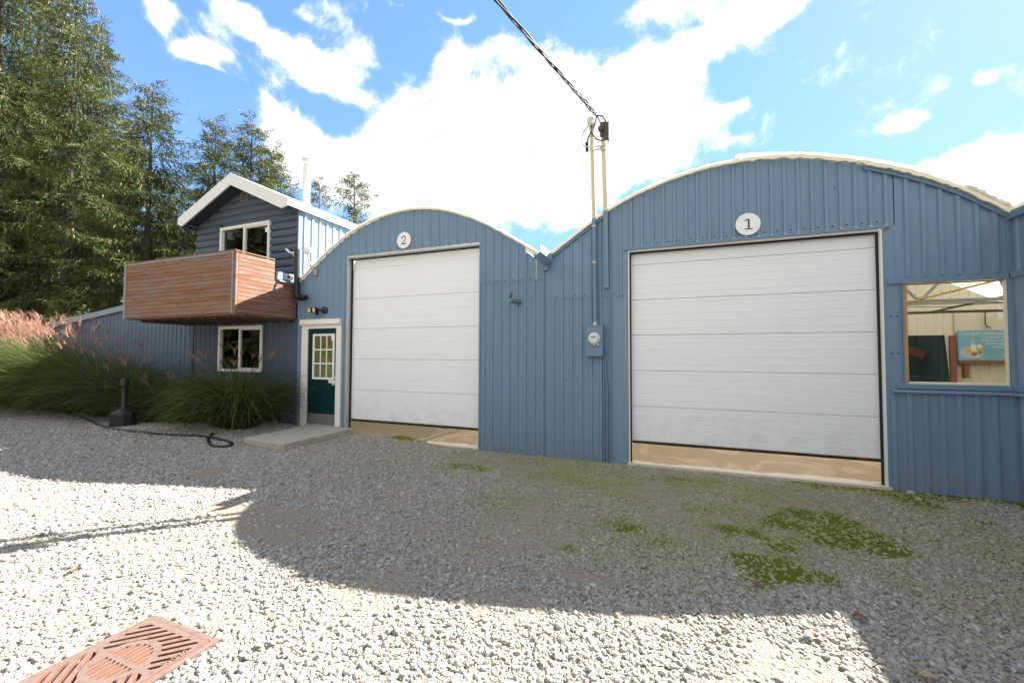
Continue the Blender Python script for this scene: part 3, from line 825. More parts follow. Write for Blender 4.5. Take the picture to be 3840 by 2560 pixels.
rib_sheet(wl, front(Y0), -2.14, -1.98, K(2.51), arch2, .152, rib=(.028, .056, .021), phase=-3.075)
rib_sheet(wl, front(Y0), -3.155, -1.98, K(-.42), K(2.52), .1505, rib=(.028, .056, .021), phase=-3.075, minor=.004)
wl.box(-3.17, -3.145, Y0-.016, .0, -.42, 3.24)
sw = MB()
screws(sw, [(-5.98+.184*k, 3.30) for k in range(16)], Y0)
screws(sw, [(-3.0+.1505*k, .9) for k in range(7)], Y0); screws(sw, [(-3.0+.152*k, 2.545) for k in range(6)], Y0-.01)
screws(sw, [(-3.0+.1505*k, -.27) for k in range(7)], Y0)
wall2 = part('wall', merge(wl, sw, 1), [m_blue, m_screw], s2)
rf = MB(); arch_film(rf, arch2, -7.38, -1.98, Y0-.075, 13, .0, .032, .010, seed=14)
roof2 = part('roof', rf, m_film, s2, smooth=30)
ed = MB(); arch_band(ed, arch2, -7.36, -2.1, Y0-.05, .028, -.026, .004, 90, .006, 13)
part('film_edge', ed, m_filmedge, roof2)
part('flap', MB().prism([(-2.315, 3.085), (-2.312, 2.985), (-2.19, 2.915), (-2.13, 2.965)], Y0-.045, Y0-.035), m_white, roof2, 'loose white flap at the end of the roof film')
jm = MB(); jm.box(-6.084, -6.052, Y0-.022, -.035, -.33, 3.20); jm.box(-6.085, -3.16, Y0-.022, -.01, 3.20, 3.238)
part('door_jamb', jm, m_galv, s2, bevel=.002)
od2 = overhead_door(s2, -6.060, -3.165, 0.004, [.6003*k for k in range(1, 5)], 3.0, 'white overhead door raised a little with a gap under its top section')
tp = MB()
tp.prism([(-6.05, 3.016), (-3.168, 3.016), (-3.168, 3.19), (-5.97, 3.19), (-6.05, 3.09)], .02, .05)
part('top_section', tp, m_door, od2)
st_ = MB(); st_.box(-6.04, -3.17, .010, .02, 3.0015, 3.0145); st_.box(-5.93, -5.72, .004, .012, 3.001, 3.009); st_.box(-5.4, -4.9, .004, .012, 3.001, 3.009)  # white strips standing in for light showing through the gap
part('gap_light_strip', st_, m_white, od2)
bs = MB(); bs.box(-6.0515, -6.030, -.04, -.012, -.30, 3.2); bs.box(-6.03, -3.165, -.01, .0, 3.178, 3.2); bs.box(-6.03, -3.17, -.006, .045, -.020, .012)
bs.box(-6.0, -3.15, .06, .07, 2.95, 3.26)
part('rubber_seal', bs, m_black, od2)
bw = MB(); rib_sheet(bw, T13, -7.4, -1.98, K(-.3), arch2, .3); part('back_wall', bw, m_creamwall, s2)
sl = MB()
for x in (-7.36,):
    rib_sheet(sl, lambda u, out, z: (x+out, u, z), 0.02, 13, K(-.3), K(2.85), .3)
part('side_wall', sl, m_creamwall, s2)
# entrance door, a part of this shed
ef = MB()
ef.box(-7.262, -7.093, Y0-.03, .0, -.2, 1.855); ef.box(-6.333, -6.203, Y0-.03, .0, -.30, 1.855); ef.box(-7.262, -6.203, Y0-.028, .0, 1.82, 1.905)
ef.box(-7.275, -6.205, Y0-.075, Y0-.001, 1.905, 2.008); ef.box(-7.31, -6.22, Y0-.062, Y0-.03, 1.885, 1.898)
edr = part('entrance_door', MB().box(-7.093, -6.333, Y0-.005, Y0+.04, -.12, 1.82), m_teal, s2, 'dark teal entrance door with nine white framed panes')
part('door_frame', ef, m_wood_white, edr, bevel=.004)
gl = MB()
x0, x1, z0, z1 = -6.955, -6.378, .787, 1.71
yf = Y0-.024
for a, b_ in ((x0, x0+.045), (x1-.045, x1)): gl.box(a, b_, yf, Y0-.004, z0, z1)
for a, b_ in ((z0, z0+.042), (z1-.042, z1)): gl.box(x0+.045, x1-.045, yf+.002, Y0-.004, a, b_)
for k in (1, 2):
    xc = x0+.045+(x1-x0-.09)*k/3; gl.box(xc-.013, xc+.013, yf+.005, Y0-.004, z0+.042, z1-.042)
    zc = z0+.042+(z1-z0-.084)*k/3; gl.box(x0+.045, x1-.045, yf+.006, Y0-.004, zc-.013, zc+.013)
part('window_grille', gl, m_white, edr, bevel=.002)
m_olivepane = M('reflection_tinted_glass', (.16, .13, .06), .06, .35, 2.2, spec=.8, c2=(.10, .12, .03), cov=(.45, .6))  # yellow-green of mirrored trees painted into the pane
part('pane', MB().box(x0+.04, x1-.04, Y0-.012, Y0-.0055, z0+.04, z1-.04), m_olivepane, edr)
pn = MB()
for a, b_ in ((-6.93, -6.735), (-6.63, -6.425)):
    for q, e_ in ((0, .010), (.022, .003)):
        pn.prism([(a+q, .12+q), (b_-q, .12+q), (b_-q, .62-q), (a+q, .62-q)], Y0-.005-e_, Y0-.004)
part('raised_panel', pn, m_teal, edr, bevel=.004)
part('kick_plate', MB().box(-7.07, -6.345, Y0-.009, Y0-.0055, -.118, .093), m_steelplate, edr)
kn = MB(); kn.lathe((-6.365, Y0-.005, .705), [(.028, 0), (.028, -.008), (.012, -.012), (.012, -.03), (.028, -.036), (.03, -.055), (.018, -.066)], (0, 1, 0), 14)
part('handle', kn, m_alu, edr, smooth=40)
part('lock', MB().lathe((-6.365, Y0-.005, .83), [(.024, 0), (.024, -.012), (.016, -.018)], (0, 1, 0), 12), m_alu, edr, smooth=40)
part('strike_plate', MB().box(-6.345, -6.333, Y0-.012, Y0-.004, 1.25, 1.32), m_alu, edr)
part('sticker', MB().box(-6.47, -6.425, Y0-.0135, Y0-.0121, 1.57, 1.665), m_white, edr)
pq = MB(); pq.box(-6.525, -6.358, Y0-.012, Y0-.0055, .72, .782); pq.mi = 1
for q in range(5): pq.box(-6.505+.024*q, -6.488+.024*q, Y0-.0135, Y0-.0121, .755, .760)
part('notice_plate', pq, [m_white, m_ink], edr)
part('threshold', MB().box(-7.09, -6.335, Y0-.035, Y0+.03, -.15, -.121), m_alu, edr)
# ------------------------------------------------------------------ right shed that comes forward (its side wall with glass)
s3 = thing('arched_shed', 'blue ribbed shed side wall with a tall pane at the far right edge', 'shed', (6.2, -2, -.33), 'joined arched metal sheds')
YF = -11.0
T3 = lambda u, out, z: (3.535-out, u, z)
wl = MB()
rib_sheet(wl, T3, -.30, -.10, K(2.255), K(2.93), .152, phase=-.2); rib_sheet(wl, T3, YF, -.30, K(2.255), K(2.93), .152, phase=-.2)
rib_sheet(wl, T3, YF, -.1, K(-.45), K(.88), .152, phase=-.19)
for y in (-.22, -1.55, -2.9, -4.25, -5.6, -6.95, -8.3, -9.65): wl.box(3.515, 3.575, y-.05, y+.05, .88, 2.255)
wall3 = part('wall', wl, m_blue, s3)
fw_ = MB(); rib_sheet(fw_, front(YF), 3.535, 9.0, K(-.45), arch3, .152); part('front_wall', fw_, m_blue, s3)
tr = MB(); tr.box(3.50, 3.53, YF, -.13, 2.178, 2.25); tr.box(3.50, 3.53, YF, -.13, .905, .962)
tr.hexa([(3.475, YF, .855), (3.53, YF, .872), (3.53, -.15, .872), (3.475, -.15, .855), (3.475, YF, .868), (3.53, YF, .904), (3.53, -.15, .904), (3.475, -.15, .868)])
tr.box(3.49, 3.532, YF, -.14, 2.84, 2.93)
part('trim', tr, m_bluetrim, wall3, bevel=.003)
for (a, b_) in ((-1.50, -.27), (-2.85, -1.60), (-4.2, -2.95), (-5.55, -4.3), (-6.9, -5.65), (-8.25, -7.0), (-9.6, -8.35)):
    wf = MB(); wf.box(3.535, 3.575, a, a+.04, .962, 2.178); wf.box(3.535, 3.575, b_-.04, b_, .962, 2.178)
    wf.box(3.535, 3.575, a+.04, b_-.04, .962, .99); wf.box(3.535, 3.575, a+.04, b_-.04, 2.15, 2.178)
    wn_ = part('window', wf, m_cream, s3, bevel=.002)
    part('pane', MB().box(3.552, 3.556, a+.04, b_-.04, .962, 2.178), m_clear, wn_)
rf = MB(); arch_film(rf, arch3, 3.50, 9.02, YF-.06, 13, .0, .035, .01, seed=24); part('roof', rf, m_film, s3, smooth=30)
iw = MB(); rib_sheet(iw, lambda u, out, z: (u, 9-out, z), 3.54, 9.0, lambda x: 1.92 if 5.5 < x < 7.09 else -.3, lambda x: max(2.4, min(arch3(x), 3.36-.554*(x-7.3) if x > 6.9 else 9)), .19, rib=(.02, .035, .012), phase=.03)
iw.box(5.45, 5.5, 8.97, 9.0, -.3, 1.92)
part('inner_wall', iw, m_creamwall, s3)
dk = MB(); dk.mi = 0
dk.box(5.3, 7.3, 10.6, 10.7, -.3, 2.6); dk.box(5.3, 7.3, 9.03, 9.6, 2.1, 2.15); dk.box(5.25, 5.3, 9.03, 10.7, -.3, 2.15); dk.box(7.15, 7.2, 9.03, 10.7, -.3, 2.1); dk.mi = 1; dk.box(6.2, 6.75, 10.2, 10.25, -.3, 1.55); dk.mi = 2
dk.bar((5.7, 10.1, 1.95), (7.1, 10.1, 1.35), .05, .25)
part('dark_room', dk, [M('teal_wall', (.02, .06, .07), .7), M('dim_panel', (.42, .39, .36), .7), m_brownwood], s3)
ps = MB(); ps.box(7.15, 7.28, 8.9, 8.97, -.3, 1.9); ps.box(7.31, 8.6, 8.8, 8.95, 1.12, 1.19); ps.box(7.40, 7.50, 8.82, 8.95, .72, 1.12)
part('shelf_timber', ps, m_brownwood, s3)
pl = MB(); pl.box(7.28, 8.95, 8.955, 8.985, 1.95, 2.55); part('wall_panel', pl, M('plain_cream_panel', (.60, .54, .44), .7, .04), s3)
sl = MB(); rib_sheet(sl, lambda u, out, z: (9.0-out, u, z), YF, 13, K(-.3), K(2.93), .3); part('side_wall', sl, m_creamwall, s3)
gf = MB()
gf.tube([(8.05, 6.0, 2.5), (8.05, 6.0, 2.28), (8.04, 6.0, 2.25)], .01, 8); gf.lathe((6.42, 6.0, 2.16), [(.10, 0), (.09, .03), (.05, .05)], (.5, -1, .2), 18)
single('wall_hook', MB().tube([(7.9, 8.9, 2.55), (7.9, 8.9, 2.2), (7.93, 8.9, 2.13), (8.0, 8.9, 2.11)], .014, 6), m_dkpipe, 'thin dark hook hanging on the pale inner wall above the blue board', 'hook', (7.9, 8.9, 2.2))
single('ceiling_dish', MB().lathe((6.15, 5.0, 2.20), [(.005, .06), (.05, .055), (.09, .03), (.10, 0)], (-.5, 1, .2), 20), m_white, 'small white round dish on the pipe inside the window', 'lamp', (6.15, 5.0, 2.2), smooth=40)

# blue poster board inside
pbx0, pbx1, pbz0, pbz1 = 7.30, 8.30, 1.205, 2.03
yb = 8.86
pb = thing('poster_board', 'light blue board with milk bottle, fruit and pale lettering, leaning on the inside shelf', 'poster', (7.98, yb, pbz0))
part('board', MB().box(pbx0, pbx1, yb, yb+.02, pbz0, pbz1), M('poster_blue', (.17, .36, .50), .55, .05, 2), pb)
tx = MB(); yt = yb-.003
m_lett = M('poster_lettering', (.75, .78, .74), .6, .02)
def put(s_, size, x, z, al='RIGHT', sp=1.0): part('lettering', text_mb(s_, size, (x, yt, z), (1, 0, 0), (0, 0, 1), .002, al, sp), m_lett, pb)
put('THE BEST THINKING', .086, pbx1-.03, 1.915, 'RIGHT', 1.16)
put('is fueled by', .082, pbx1-.035, 1.822, sp=1.08); put('nutrition and', .082, pbx1-.035, 1.733, sp=1.08); put('healthy life', .082, pbx1-.035, 1.644, sp=1.08); put('choices', .082, pbx1-.035, 1.555, sp=1.08)
def disc(mb, x, z, rx, rz, y, n=20):
    mb.prism([(x+rx*math.cos(2*math.pi*k/n), z+rz*math.sin(2*math.pi*k/n)) for k in range(n)], y-.002, y)
pa = MB(); pm = [M('print_cream', (.72, .68, .6), .6, .03), M('print_orange', (.65, .36, .04), .6, .05), M('print_red', (.55, .08, .04), .6, .05), M('print_green', (.2, .3, .04), .6, .05), M('print_pale_blue', (.33, .5, .56), .6, .05), M('print_peach', (.62, .36, .15), .6, .05)]
ya = yb-.001
pa.mi = 4; disc(pa, 7.70, 1.42, .30, .17, ya+.0005); pa.prism([(7.70, 1.66), (7.81, 1.66), (7.775, 1.80), (7.735, 1.80)], ya-.003, ya-.001); pa.mi = 0
pa.prism([(7.685, 1.46), (7.825, 1.46), (7.825, 1.65), (7.685, 1.65)], ya-.004, ya-.001); pa.mi = 1; disc(pa, 7.735, 1.83, .045, .025, ya-.002); disc(pa, 7.63, 1.475, .085, .065, ya-.005)
pa.prism([(7.86, 1.46), (7.96, 1.46), (7.985, 1.57), (7.84, 1.57)], ya-.005, ya-.002); pa.mi = 0; disc(pa, 7.91, 1.60, .072, .045, ya-.006); disc(pa, 7.865, 1.31, .035, .035, ya-.006); disc(pa, 8.57, 1.32, .06, .045, ya-.003)
pa.mi = 2; disc(pa, 7.77, 1.385, .085, .05, ya-.007); pa.mi = 3; disc(pa, 7.915, 1.43, .052, .052, ya-.008); pa.mi = 5; disc(pa, 7.945, 1.295, .045, .028, ya-.004)
pa.v = [(7.30+(x-7.37)*.813, y, z) for x, y, z in pa.v]
part('picture', pa, pm, pb)

# ------------------------------------------------------------------ gable house
XL, XR, XM = -10.72, -7.42, -9.05
h = thing('gable_house', 'dark blue two storey house with white gable trim and a timber balcony', 'house', (XM, -.1, -.2))
def gab(x): return 5.07-.452*abs(x-XM)
# log siding: rounded courses
lg = MB(); ch = .1635; z = 2.04-.02
courses = []
while z < 5.1:
    courses.append(z); z += ch
for zc in courses:
    n = 7
    for (xa, xb) in (((XL, XR),) if zc > 4.22 or zc+ch < 2.3 else ((XL, -9.85), (-8.235, XR))):
        prof = []
        for i in range(n+1):
            t = i/n; prof.append((zc+ch*t, -.1-.040*math.sqrt(max(0, 1-(2*t-1)**2))-.002))
        rows = []
        for zz, yy in prof:
            hw = (5.07-zz)/.452
            a, b_ = max(xa, XM-hw), min(xb, XM+hw)
            if zz > 5.06 or a > b_: a = b_ = XM
            rows.append(((a, yy, min(zz, 5.07)), (b_, yy, min(zz, 5.07))))
        vs = [p for r_ in rows for p in r_]
        lg.add(vs, [(2*i, 2*i+1, 2*i+3, 2*i+2) for i in range(n)])
# backing sheet with the door opening left out
for (a, b_, z0_, z1_) in ((XL, -9.85, 2.04, 4.22), (-8.235, XR, 2.04, 4.22), (-9.85, -8.235, 2.04, 2.3)): lg.box(a, b_, -.1, -.06, z0_, z1_)
lg.prism([(XL, 4.22), (XR, 4.22), (XR, gab(XR)), (XM, 5.07), (XL, gab(XL))], -.1, -.06)
wu = part('log_wall', lg, m_log, h, 'dark blue rounded log siding')
part('corner_trim', MB().box(XR-.005, XR+.03, -.145, -.055, 2.4, 4.40), m_bluetrim, wu)
# side wall catching the sun
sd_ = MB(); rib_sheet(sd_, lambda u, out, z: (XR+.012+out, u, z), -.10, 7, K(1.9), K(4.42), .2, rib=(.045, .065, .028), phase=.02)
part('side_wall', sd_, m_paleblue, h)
ow = MB(); ow.box(XL, XL+.05, -.05, 7, -.2, 4.4); ow.box(XL, XR, 6.95, 7, -.2, 4.4); ow.prism([(XL, 4.4), (XR, 4.4), (XM, 5.05)], 6.95, 7.0)
part('back_wall', ow, m_greyblue, h)
# lower wall
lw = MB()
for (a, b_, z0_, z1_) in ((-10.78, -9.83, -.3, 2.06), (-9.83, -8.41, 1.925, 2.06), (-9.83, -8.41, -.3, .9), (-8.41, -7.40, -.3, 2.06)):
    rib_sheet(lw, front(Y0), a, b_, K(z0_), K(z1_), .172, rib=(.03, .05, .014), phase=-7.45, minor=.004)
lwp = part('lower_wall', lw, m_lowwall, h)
ct = MB(); ct.box(-10.83, -10.76, Y0-.02, Y0+.05, -.3, 2.06); ct.box(-9.86, -8.36, Y0-.012, Y0+.01, 1.94, 2.03); ct.box(-8.41, -8.365, Y0-.012, Y0+.01, .86, 1.94)
part('corner_trim', ct, M('dark_blue_trim', (.045, .065, .09), .5), lwp)
# roof
rs = MB(); yr0, yr1 = -.47, 7.3; e0 = .13; xa, xb = XL-.09, XR+.10; slope = .452; ap = 5.25
for sgn, xe in ((-1, xa), (1, xb)):
    ze = ap-slope*abs(xe-XM)
    rs.hexa([(XM, yr0+.02, ap-.06), (xe, yr0+.02, ze-.06), (xe, yr1, ze-.06), (XM, yr1, ap-.06), (XM, yr0-.01, ap), (xe, yr0-.01, ze), (xe, yr1, ze), (XM, yr1, ap)] if sgn > 0 else
            [(xe, yr0+.02, ze-.06), (XM, yr0+.02, ap-.06), (XM, yr1, ap-.06), (xe, yr1, ze-.06), (xe, yr0-.01, ze), (XM, yr0-.01, ap), (XM, yr1, ap), (xe, yr1, ze)])
rf = part('roof', rs, m_shingle, h)
fa = MB()
zeL, zeR = ap-slope*(XM-xa), ap-slope*(xb-XM)
fa.prism([(XM, ap-.262), (XM, ap+.002), (xa-.01, zeL+.0), (xa-.01, zeL-.15), (xa+.14, zeL-.2)], yr0-.03, yr0+.005)
fa.prism([(XM, ap+.002), (XM, ap-.262), (xb-.16, zeR-.2), (xb+.01, zeR-.15), (xb+.01, zeR+.0)], yr0-.03, yr0+.005)
fa.box(xb-.015, xb+.012, yr0+.005, yr1, zeR-.15, zeR+.002); fa.box(xa-.012, xa+.015, yr0+.005, yr1, zeL-.15, zeL+.002)
part('fascia', fa, M('fascia_white', (.66, .66, .655), .5, .04, 3), rf, bevel=.004)
sf = MB()
for xe, ze in ((xa, zeL), (xb, zeR)):
    sf.add([(XM, yr0+.005, ap-.10), (xe, yr0+.005, ze-.10), (xe, -.06, ze-.10), (XM, -.06, ap-.10)], [(0, 1, 2, 3)])
sf.tube([(xa+.02, yr0+.04, zeL-.16), (xa+.02, yr1, zeL-.16)], .05, 10)
part('soffit', sf, m_soffit, rf)
fv = MB(); fc = (-8.65, 1.15)
fv.lathe((fc[0], fc[1], 5.0), [(.13, 0), (.13, .06), (.085, .11), (.082, 1.07), (.10, 1.09), (.115, 1.10), (.115, 1.17), (.10, 1.18), (.125, 1.19), (.125, 1.215), (.06, 1.24)], n=20)
part('flue_pipe', fv, M('pale_flue', (.5, .5, .49), .38, .08, 5, metal=.25, c2=(.6, .58, .5)), rf, smooth=35)
gv = MB(); gv.box(-9.19, -8.955, -.155, -.10, 4.745, 4.965); part('vent', gv, M('vent_frame', (.15, .16, .17), .6), h)
v2_ = MB()
for q in range(5): v2_.box(-9.165, -8.98, -.162, -.1555, 4.765+.038*q, 4.79+.038*q)
part('vent_louvre', v2_, M('rusty_louvre', (.10, .045, .025), .7), h)
# upper sliding door and lower window
def slider(name, x0, x1, z0, z1, t, yo, label, thick=.05):
    f = MB(); xm = (x0+x1)/2-.01
    y1 = yo
    f.box(x0, x1, y1-thick, y1+.03, z1-t, z1); f.box(x0, x1, y1-thick, y1+.03, z0, z0+t*.9)
    f.box(x0, x0+t, y1-thick, y1+.03, z0+t*.9, z1-t); f.box(x1-t, x1, y1-thick, y1+.03, z0+t*.9, z1-t)
    f.box(xm-.028, xm+.028, y1-thick+.012, y1+.02, z0+t*.9, z1-t)
    f.box(xm+.028, x1-t, y1-thick+.02, y1+.01, z0+t*.9, z0+t*.9+.03); f.box(xm+.028, x1-t, y1-thick+.02, y1+.01, z1-t-.03, z1-t)
    w_ = part(name, f, m_wood_white, h, label, bevel=.003)
    part('pane', MB().box(xm+.028, x1-t, y1-.012, y1-.006, z0+t*.9+.03, z1-t-.03), m_glass, w_)
    part('pane', MB().box(x0+t, xm-.028, y1+.002, y1+.008, z0+t*.9, z1-t), m_glass, w_)
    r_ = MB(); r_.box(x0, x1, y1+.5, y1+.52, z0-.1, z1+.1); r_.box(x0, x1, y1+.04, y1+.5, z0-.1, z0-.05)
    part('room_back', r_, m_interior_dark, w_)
    return w_
wU = slider('sliding_door', -9.85, -8.235, 2.3, 4.215, .062, -.1, 'white framed sliding glass door opening on the balcony', .065)
part('sticker', MB().box(-8.42, -8.315, -.118, -.113, 3.98, 4.08), m_white, wU)
wL = slider('window', -9.83, -8.41, .90, 1.925, .062, -.1, 'white framed sliding window behind the tall grass')
rm = MB(); rm.box(-8.40, -8.3, .1, 1.2, 1, 1.9)
# balcony
bl = thing  # (part of the house)
BX0, BX1, BY, BZ0, BZ1 = -10.86, -7.43, -1.42, 2.04, 3.16
fp = MB(); nb = 14; bh = (BZ1-.02-BZ0)/nb
r_ = random.Random(5)
def boards(mb, T, u0, u1, z0, nrow, hgt, seed, cut=None):
    r = random.Random(seed)
    for k in range(nrow):
        za = z0+k*hgt+.003; zb = z0+(k+1)*hgt-.003
        ue = cut(za) if cut else u1
        j = u0+(ue-u0)*r.uniform(.3, .75) if (ue-u0) > 2 and r.random() < .55 else None
        for a, b_ in (((u0, ue),) if j is None else ((u0, j-.002), (j+.002, ue))):
            mb.av = r.random()**1.3*.98+.01
            o = r.uniform(0, .004)
            T(mb, a, b_, o, za, zb)
    mb.av = 0
boards(fp, lambda m_, a, b_, o, za, zb: m_.box(a, b_, BY-.01-o, BY+.015, za, zb), BX0+.05, BX1-.055, BZ0, nb, bh, 5)
bf = part('balcony', fp, m_cedar, h, 'weathered reddish cedar balcony with grey metal edging')
sp = MB()
nlow = 9
boards(sp, lambda m_, a, b_, o, za, zb: m_.box(BX1-.015, BX1+.01+o, a, b_, za, zb), BY+.03, -.145, BZ0+.0, nb, bh, 8, cut=lambda z: -.145 if z < 2.72 else -.66)
part('side_boards', sp, m_cedar, bf)
sp2 = MB()
boards(sp2, lambda m_, a, b_, o, za, zb: m_.box(BX0-.01-o, BX0+.015, a, b_, za, zb), BY+.03, -.105, BZ0, nb, bh, 18)
part('side_boards', sp2, m_cedar, bf)
ce = MB(); ce.av = .8; ce.box(BX1-.05, BX1+.012, BY-.016, BY+.025, BZ0-.01, BZ1+.015); ce.av = .3; ce.box(BX0-.02, BX1+.0, BY-.03, BY+.05, BZ1+.018, BZ1+.034)
ce.box(BX1-.01, BX1+.02, BY, -.66, BZ1+.0, BZ1+.022)
for q in range(7): ce.av = .2+.1*(q % 4); ce.box(BX0, BX1-.03, BY+.02+.19*q, BY+.02+.19*q+.18, BZ0-.03, BZ0+.0)
part('timber_edge', ce, m_cedar, bf)
me_ = MB(); me_.box(BX0-.012, BX1-.055, BY-.022, BY+.0, BZ1-.028, BZ1+.016); me_.box(BX0-.02, BX0+.055, BY-.024, BY+.01, BZ0-.02, BZ1-.028); me_.box(BX1-.092, BX1-.052, BY-.024, BY+.0, BZ0-.01, BZ1-.028)
part('metal_edge', me_, M('grey_edge_metal', (.20, .205, .215), .5, .1), bf)
fs_ = MB()
for q in range(9):
    x = BX0+.12+(BX1-BX0-.24)*q/8; fs_.box(x-.02, x+.02, BY+.25, -.11, BZ0-.075, BZ0-.032)
part('floor_joists', fs_, M('dark_joist', (.09, .055, .04), .8), bf)
# pale flashing shelf over the low end of the side boards
fl_ = MB(); fl_.mi = 0; fl_.box(BX1-.02, BX1+.0, -.60, -.15, 2.80, 2.95); fl_.mi = 1; fl_.hexa([(BX1-.03, -.62, 2.765), (BX1+.05, -.58, 2.75), (BX1+.05, -.13, 2.75), (BX1-.03, -.13, 2.765), (BX1-.03, -.62, 2.80), (BX1+.02, -.58, 2.785), (BX1+.02, -.13, 2.785), (BX1-.03, -.13, 2.80)])
part('flashing', fl_, [m_paleblue, m_greyblue], bf)

# ------------------------------------------------------------------ lean-to shed on the left
lt = thing('lean_to_shed', 'low blue ribbed metal shed sloping down to the left behind the tall grass', 'shed', (-14, 0, -.2))
ltop = lambda x: 2.88-.1033*(-10.8-x)
lw = MB(); rib_sheet(lw, front(-.06), -17.25, -10.80, K(-.3), lambda x: ltop(x)-.1, .17, rib=(.03, .06, .022), phase=-11)
LW_ = lw
lw = MB(); lw.box(-17.25, -17.2, -.05, 5, -.3, 2.1); lw.box(-17.2, -10.8, 4.95, 5.0, -.3, 2.1); part('back_wall', lw, m_greyblue, lt)
lf = MB(); lf.hexa([(-17.33, -.14, ltop(-17.33)-.15), (-10.84, -.14, ltop(-10.84)-.15), (-10.84, -.11, ltop(-10.84)-.15), (-17.33, -.11, ltop(-17.33)-.15), (-17.33, -.14, ltop(-17.33)), (-10.84, -.14, ltop(-10.84)), (-10.84, -.11, ltop(-10.84)), (-17.33, -.11, ltop(-17.33))])
lf.box(-17.29, -17.2, -.09, -.03, -.3, 2.1)
part('trim', lf, M('grey_blue_trim', (.20, .25, .29), .5, .08), lt, bevel=.003)
lr = MB(); lr.hexa([(-17.33, -.108, ltop(-17.33)-.06), (-10.84, -.108, ltop(-10.84)-.06), (-10.84, 5.1, ltop(-10.84)-.06), (-17.33, 5.1, ltop(-17.33)-.06), (-17.33, -.108, ltop(-17.33)-.01), (-10.84, -.108, ltop(-10.84)-.01), (-10.84, 5.1, ltop(-10.84)-.01), (-17.33, 5.1, ltop(-17.33)-.01)])
part('roof', lr, m_greyblue, lt)
sw = MB(); screws(sw, [(-16.8+.17*k, 2.0+(-16.8+.17*k+16.8)*.012) for k in range(34)], -.06, .008); part('wall', merge(LW_, sw, 1), [m_greyblue, m_screw], lt)

# ------------------------------------------------------------------ small things on the facade
def number_sign(cx, cz, r, digit, yw, label):
    s_ = thing('number_sign', label, 'sign', (cx, yw, cz), 'round number signs')
    part('disc', MB().lathe((cx, yw, cz), [(r, 0), (r, -.012), (r-.003, -.015)], (0, 1, 0), 40), m_sign, s_, smooth=35)
    d_ = MB(); y0, y1 = yw-.0175, yw-.0152
    if digit == 1:
        S = r*.58
        d_.box(cx-.002, cx+.019, y0, y1, cz-S*.75, cz+S*.80); d_.box(cx-.042, cx+.052, y0-.0005, y1, cz-S*.82, cz-S*.68)
        d_.prism([(cx-.045, cz+S*.52), (cx-.045, cz+S*.63), (cx-.006, cz+S*.80), (cx+.0185, cz+S*.80), (cx-.002, cz+S*.64)], y0-.001, y1)
    else:
        S = r*.60; pts = []
        for k in range(13):
            t = R(165-k*18); pts.append((cx+.040*math.cos(t), cz+S*.36+.040*math.sin(t)))
        pts += [(cx+.012, cz-S*.25), (cx-.026, cz-S*.58), (cx-.040, cz-S*.76)]
        for (a, b_), (c_, e_) in zip(pts, pts[1:]):
            d_.bar((a, (y0+y1)/2, b_), (c_, (y0+y1)/2, e_), .0023, .020, (1, .0, .3)) if False else d_.prism(seg((a, b_), (c_, e_), .0075), y0, y1)
        d_.box(cx-.048, cx+.050, y0-.001, y1, cz-S*.83, cz-S*.69); d_.box(cx+.038, cx+.050, y0-.0015, y1, cz-S*.70, cz-S*.5)
        disc(d_, cx-.036, cz+S*.42, .012, .012, y1-.001, 12)
    part('numeral', d_, m_ink, s_)
def seg(a, b_, hw):
    dx, dz = b_[0]-a[0], b_[1]-a[1]; L = math.hypot(dx, dz); nx_, nz_ = -dz/L*hw, dx/L*hw; ex, ez = dx/L*hw*.4, dz/L*hw*.4
    return [(a[0]-ex+nx_, a[1]-ez+nz_), (a[0]-ex-nx_, a[1]-ez-nz_), (b_[0]+ex-nx_, b_[1]+ez-nz_), (b_[0]+ex+nx_, b_[1]+ez+nz_)]
number_sign(.912, 3.085, .152, 1, Y0-.032, 'round white sign with the number 1 above the wide door')
number_sign(-4.735, 3.43, .155, 2, Y0-.02, 'round white sign with the number 2 above the narrower door')

# electric meter with its conduit
mx0, mx1 = -1.303, -1.041
em = thing('electric_meter', 'blue painted meter box with round glass dial on the wall between the doors', 'meter', (-1.17, Y0, 1.5))
bx = MB(); bx.box(mx0, mx1, Y0-.13, Y0-.005, 1.285, 1.735); bx.box(mx0-.004, mx1+.004, Y0-.136, Y0-.005, 1.732, 1.75); bx.box(mx0-.003, mx1+.003, Y0-.134, Y0-.11, 1.281, 1.288)
part('box', bx, m_bluetrim, em, bevel=.004)
dl = MB(); c_ = (-1.165, Y0-.13, 1.548)
dl.lathe(c_, [(.090, 0), (.092, -.02), (.088, -.028), (.080, -.030)], (0, 1, 0), 30); dl.tube([(-1.165, Y0-.15, 1.46), (-1.165, Y0-.15, 1.43)], .012, 8); dl.box(-1.128, -1.10, Y0-.152, Y0-.145, 1.445, 1.465)
part('ring', dl, m_alu, em, smooth=40)
fc_ = MB(); fc_.lathe((c_[0], c_[1]-.030, c_[2]), [(.079, 0), (.077, -.03), (.068, -.045)], (0, 1, 0), 30); part('dial', fc_, M('meter_face', (.62, .61, .59), .25, .04), em, smooth=40)
dd = MB(); dd.box(-1.205, -1.128, Y0-.2065, Y0-.2045, 1.555, 1.575); disc(dd, -1.12, 1.545, .006, .006, Y0-.2045, 10); part('display', dd, M('lcd', (.2, .21, .19), .4), em)
cd = MB(); cd.tube([(-1.165, Y0-.07, 1.74), (-1.172, Y0-.07, 2.6), (-1.178, Y0-.07, 3.40)], .032, 14)
part('conduit', cd, m_bluetrim, em, smooth=40)
cl = MB()
for z_ in (3.28, 2.72): cl.tube([(-1.178, Y0-.07, z_-.012), (-1.178, Y0-.07, z_+.012)], .038, 14)
